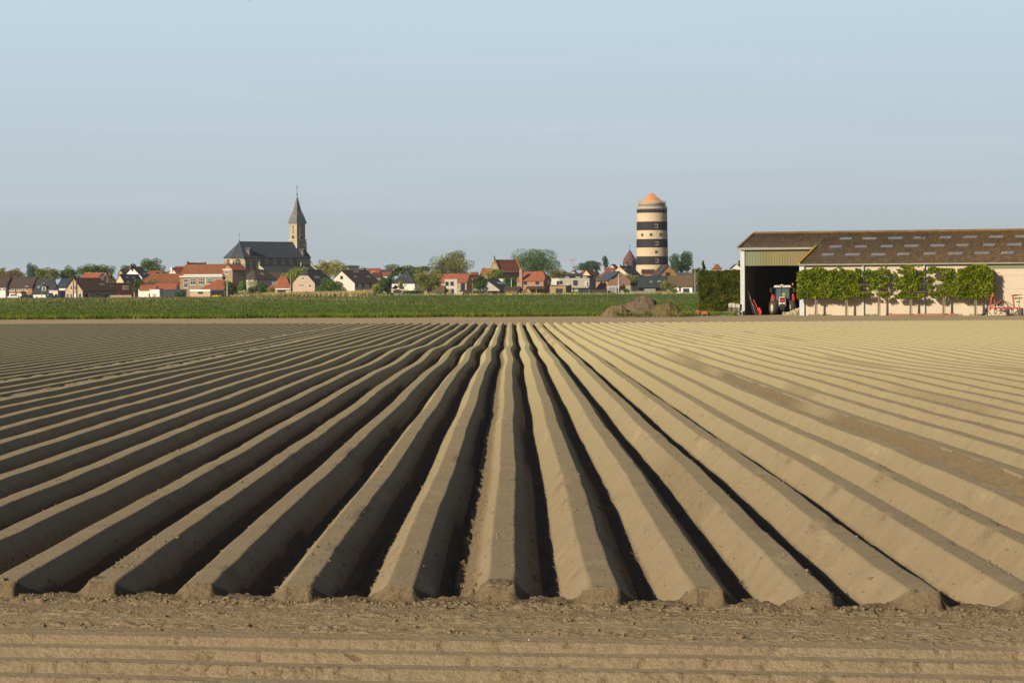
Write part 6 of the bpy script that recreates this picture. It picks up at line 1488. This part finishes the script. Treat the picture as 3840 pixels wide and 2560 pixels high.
# spill of grass at the wall foot
n = 1600; u = rng.uniform(0, LEN * .6, n); k = vnoise(u * .9, 0 * u, 77) > -.1; u = u[k]; P = [BW(a, rng.uniform(-.25, -.05), 0) for a in u]; P = np.array([[p.x, p.y, p.z] for p in P])
blades('wall_foot_grass', P[:, 0], P[:, 1], rng.uniform(.05, .22, len(P)), rng.uniform(.03, .06, len(P)), leafmat('weed_green', (.16, .20, .04), (.08, .12, .02)), 'thin grass growing along the foot of the barn wall', zoff=P[:, 2])

# red cultivator
def cultivator():
    v = -2.3; red = pm('cultivator_red', (.44, .062, .038), (.32, .048, .03), scale=4, rough=.55); dk = pm('rusty_dark_iron', (.07, .045, .035), (.12, .06, .035), scale=8, rough=.8)
    u0 = bu(3765, v, 1155); P = BW(u0, v, 0); root = tag(empty('cultivator', P, BA), 'red tractor cultivator with raised side arms beside the barn wall', 'cultivator')
    pz = F / P.y
    def X(x): return bu(x, v, 1150) - u0
    def Z(y): return WZ(3765, y, P.y) - BZ
    m = MB(); m.box(X(3695), X(3823), -.07, .07, Z(1157), Z(1152.5)); m.box(X(3700), X(3812), .65, .77, Z(1157), Z(1153)); 
    for x in (3700, 3734, 3776, 3810): m.box(X(x) - .05, X(x) + .05, -.07, .8, Z(1158), Z(1154))
    m.build('frame', red, root)
    for xa, xb in ((3712, 3720), (3804, 3797)):
        m = MB(); m.tube((X(xa), 0, Z(1155)), (X(xb), 0, Z(1105)), .09, .075, n=4); m.box(X(xb) - .08, X(xb) + .2, -.07, .07, Z(1112), Z(1105)); m.build('folding_arm', red, root)
    m = MB(); m.tube((X(3727), .3, Z(1118)), (X(3731), .3, Z(1152)), .07, n=5); m.tube((X(3722), .3, Z(1108)), (X(3727), .3, Z(1122)), .05, n=5); m.build('folding_arm', red, root)
    m = MB(); a = (X(3757), .2, Z(1124.5)); m.tube((X(3716), 0, Z(1152)), a, .05, n=5); m.build('headstock_brace', red, root)
    m = MB(); m.tube(a, (X(3803), 0, Z(1147)), .035, n=5); m.tube(a, (X(3778), .6, Z(1150)), .03, n=5); m.tube(a, (X(3740), .6, Z(1150)), .025, n=5); m.tube(a, (X(3790), .5, Z(1153)), .025, n=5); m.tube((a[0], a[1], a[2] - .02), (a[0] + .1, a[1], a[2] + .1), .05, n=5); m.build('headstock_brace', dk, root)
    for x, yy in ((3711, 1108), (3712, 1120), (3803, 1107), (3803, 1119)):
        s = -1 if x < 3750 else 1; m = MB(); xa = X(x); m.box(min(xa, xa + s * .28), max(xa, xa + s * .28), -.1, .1, Z(yy) - .07, Z(yy) + .07); m.tube((xa + s * .25, 0, Z(yy)), (xa + s * .75, 0, Z(yy) + .05), .035, n=5); m.build('hydraulic_ram', dk, root)
    def tine(x, y, s=1):
        m = MB(); pts = [(0, 0, Z(1157)), (s * .03, 0, Z(1160)), (s * .16, 0, Z(1164)), (s * .16, 0, Z(1171)), (0, 0, Z(1176)), (-s * .12, 0, Z(1180))]
        for a_, b_ in zip(pts, pts[1:]): m.tube((X(x) + a_[0], y, a_[2]), (X(x) + b_[0], y, b_[2]), .032, n=5)
        m.box(X(x) - .06, X(x) + .06, y - .05, y + .05, Z(1162), Z(1156)); m.build('tine', dk, root)
    for i, x in enumerate((3714, 3726, 3735, 3746, 3757, 3768, 3779, 3788, 3799, 3811)): tine(x, 0 if i % 2 == 0 else .7, 1 if i % 2 else -1)
    for x in (3692, 3832):
        m = MB(); m.tube((X(x) - .09, .1, .33), (X(x) + .09, .1, .33), .33, n=22); w = m.build('wheel', pm('tyre_rubber', (.055, .048, .042)), root); m = MB(); m.tube((X(x) - .1, .1, .33), (X(x) + .1, .1, .33), .15, n=12); m.build('rim', red, w)
        m = MB(); m.tube((X(x + (8 if x < 3750 else -8)), .1, .33), (X(x + (8 if x < 3750 else -8)), .1, Z(1150)), .06, n=5); m.tube((X(x), .1, .33), (X(x + (8 if x < 3750 else -8)), .1, .33), .04, n=5); m.build('wheel_arm', dk, root)
    m = MB(); m.tube((X(3820), .1, Z(1150)), (X(3823), .1, Z(1115)), .03, n=5); m.box(X(3812), X(3824), 0, .06, Z(1134), Z(1130)); m.tube((X(3818), .1, Z(1114)), (X(3832), .1, Z(1120)), .03, n=5); m.build('marker_arm', dk, root)
cultivator()

# conifer hedge left of the barn
def conifer_hedge():
    d = 276.3; root = tag(empty('conifer_hedge', (WX(2700, 1180, d), d, BZ - .05)), 'tall block of dense conifer hedge with a sprig sticking up, left of the barn', 'hedge')
    hw = (2777 - 2624) / 2 / (F / d); zt = WZ(2700, 1008, d) - BZ; n = 60000
    x = rng.uniform(-hw, hw, n); zz = rng.random(n) ** .9 * zt; y = np.where(rng.random(n) < .8, np.abs(rng.normal(0, .16, n)), rng.uniform(0, 1.8, n)); 
    side = rng.random(n) < .15; x = np.where(side, -hw + np.abs(rng.normal(0, .1, n)), x); y = np.where(side, rng.uniform(0, 1.8, n), y); 
    top = rng.random(n) < .1; zz = np.where(top, zt - np.abs(rng.normal(0, .1, n)), zz)
    bulge = .28 * fbm(x * .8, zz * .8, 401, 3); y = y - bulge - .15 * np.sin(np.clip(zz / zt, 0, 1) * 3.1); x = x - smooth01((-x / hw - .5) / .5) * (.16 * vnoise(zz * 1.4, 0 * zz, 402) + .05)
    ztop = zt * (1 - .02 - .03 * vnoise(x * 1.2, 0 * x, 403)) ; k = zz < ztop - .08 * vnoise(x * 5, 0 * x, 404); x, y, zz = x[k], y[k], zz[k]
    # lone sprig
    ns = 500; t = rng.random(ns); sx = -hw + .35 + t * .1 - (1 - t) * .0 + rng.normal(0, .09, ns) * (1.2 - t) + .1 * np.sin(t * 5) + .1 * t; C2 = np.stack([sx - .05, .4 + rng.normal(0, .1, ns), zt - .2 + t * (WZ(2640, 978, d) - BZ - zt + .25)], -1)
    C = np.concatenate([np.stack([x, y, zz], -1), C2]); v, f = leaf_quads(C, .15)
    np_mesh('foliage', v, f, leafmat('conifer_leaf', (.125, .125, .022), (.055, .075, .015), sc=.9), parent=root)
    m = MB()
    for i in range(6): m.tube((-hw * .9 + i * hw * .36, .9, -.2), (-hw * .9 + i * hw * .36, .9, zt * .9), .09, .03, n=6)
    m.build('stems', BARK, root)
conifer_hedge()
# ivy clad base behind hedge: the land is grass there

# soil heaps
def heap(label, px, d, w, h, pk, mat, seed, ry=1.6, name='soil_heap'):
    nx, ny = 110, 60; xs_ = np.linspace(-w, w, nx); ys_ = np.linspace(-ry, ry, ny); Y_, X_ = np.meshgrid(ys_, xs_, indexing='ij')
    Z_ = np.zeros_like(X_)
    for (cx_, hh, sx, sy) in pk:
        r = np.sqrt(((X_ - cx_) / sx) ** 2 + (Y_ / sy) ** 2); Z_ = np.maximum(Z_, hh * np.clip(1.0 - r ** 1.55 * .95, 0, 1))
    k = np.clip(Z_ / .3, 0, 1); Z_ = Z_ + k * (.13 * fbm(X_ * 1.8, Y_ * 1.8, seed, 3) + .10 * np.maximum(-.1, fbm(X_ * 5.5, Y_ * 5.5, seed + 9, 3))) - .06
    o = np_mesh(name, np.stack([X_, Y_, Z_], -1).reshape(-1, 3), gridfaces(ny, nx), mat, smooth=False); o.location = (WX(px, 1185, d), d, G(d)); return tag(o, label, 'soil heap')
pp = F / 266
heap('large grey brown heap of soil with pale clods beside the track', 2400, 267.0, 4.0, 1.7, [(.35, 1.92, 2.5, 1.9), (-1.2, 1.15, 2.3, 1.5)], pm('heap_soil', (.17, .12, .078), (.10, .072, .048), scale=2.4, rough=.95, bump=.6, bscale=9, detail=8), 501, ry=2.0)
heap('lower brown soil heap at the left of the large heap', 2310, 265.2, 1.9, 1.2, [(0, 1.15, 1.6, 1.2)], pm('heap_soil_light', (.21, .148, .082), (.13, .09, .052), scale=3, rough=.95, bump=.6, bscale=9, detail=8), 511, ry=1.3)
heap('yellow green heap of rotting plants right of the soil heap', 2503, 265.2, 2.3, 1.3, [(0, 1.42, 2.0, 1.3)], pm('compost', (.17, .125, .045), (.09, .07, .03), scale=3, rough=.95, bump=.8, bscale=10, detail=8), 521, ry=1.4, name='compost_heap')
n = 420; x = rng.uniform(-2.6, 3.0, n); o = scatter_clods('heap_clods', np.stack([x, rng.normal(-.9, .5, n), rng.uniform(0, .05, n)], -1), rng.uniform(.03, .1, n), pm('heap_soil_light', (.27, .19, .105))); o.location = (WX(2400, 1185, 264.5), 264.5, G(264)); tag(o, 'loose earth clods at the foot of the soil heaps', 'soil', kind='stuff')
for cx_, w, lb in ((2318, .55, 'clump of dusty weeds before the lower brown heap'), (2362, .9, 'broad clump of weeds before the large soil heap'), (2420, .75, 'bright weed clump between soil heap and compost heap'), (2560, 1.2, 'grassy weeds at the right foot of the compost heap')):
    n = 900; d = 263.6; C = np.stack([rng.normal(0, w * .5, n), rng.normal(0, .2, n), np.abs(rng.normal(.12, .18, n))], -1); v, f = leaf_quads(C, .10); o = np_mesh('weed_clump', v, f, leafmat('weed_leaf', (.22, .22, .06), (.10, .12, .03), sc=2)); o.location = (WX(cx_, 1183, d), d, G(d)); tag(o, lb, 'weeds')

# ---------------------------------------------------------------- birds
def bird(label, px, py, d, span, bank, mat, droop=.25):
    sx = span / 2; me = MB()
    # body (lathe along y turned into x), wings as bent tapering surfaces with thickness
    root = MB(); q = root
    n = 10; prof = [(-.24, .005), (-.18, .03), (-.05, .055), (.08, .05), (.16, .03), (.24, .03), (.28, .004)]
    k = len(q.v)
    for y, r in prof:
        for i in range(n): th = 2 * math.pi * i / n; q.v.append((r * math.cos(th) * span, y * .6 * span, r * math.sin(th) * span))
    for j in range(len(prof) - 1):
        for i in range(n): q.f.append((k + j * n + i, k + j * n + (i + 1) % n, k + (j + 1) * n + (i + 1) % n, k + (j + 1) * n + i)); q.m.append(0)
    for s in (-1, 1):
        st = [(0.02, -.10, .12, .02), (.45, -.06, .13, droop * .42), (.75, -.02, .12, droop * .75), (1.0, .05, .08, droop)]
        L = [(s * a * sx, y0 * span, z_ * sx) for a, y0, y1, z_ in st] + [(s * a * sx, y1 * span, z_ * sx) for a, y0, y1, z_ in reversed(st)]
        for j in range(3):
            a0, a1 = L[j], L[j + 1]; b0, b1 = L[7 - j], L[6 - j]; q.slab([a0, a1, b1, b0], .012 * span)
    o = q.build('bird', mat); o.location = (WX(px, py, d), d, WZ(px, py, d)); o.rotation_euler = (R(8), R(bank), R(15)); tag(o, label, 'bird')
bb = pm('bird_dark', (.02, .018, .02), (.03, .026, .026), scale=5)
bird('black bird with spread wings flying in front of the barn roof', 3457, 890, 200, 1.02, 3, bb, .42)
bird('tiny brown bird high in the sky near the top edge', 938, 6.5, 260, .42, -22, pm('bird_brown', (.12, .08, .07), (.09, .07, .06), scale=5), .3)
bird('tiny dark bird above the roofs left of the school', 669, 976.5, 420, .22, 20, bb, .3)

# ---------------------------------------------------------------- air
if HAZE > 0:
    m = MB(); m.box(-900, 900, -20, 2600, -2.0, 62); hz = m.build('haze', bpy.data.materials.new('haze_air'))
    hm = hz.data.materials[0]; hm.use_nodes = True; hn = hm.node_tree.nodes; hn.remove(hn['Principled BSDF']); pv = hn.new('ShaderNodeVolumePrincipled')
    pv.inputs['Color'].default_value = (.80, .88, .98, 1); pv.inputs['Density'].default_value = HAZE; pv.inputs['Anisotropy'].default_value = .3
    hm.node_tree.links.new(pv.outputs[0], hn['Material Output'].inputs['Volume']); tag(hz, 'thin summer haze over the fields', 'haze', kind='stuff')
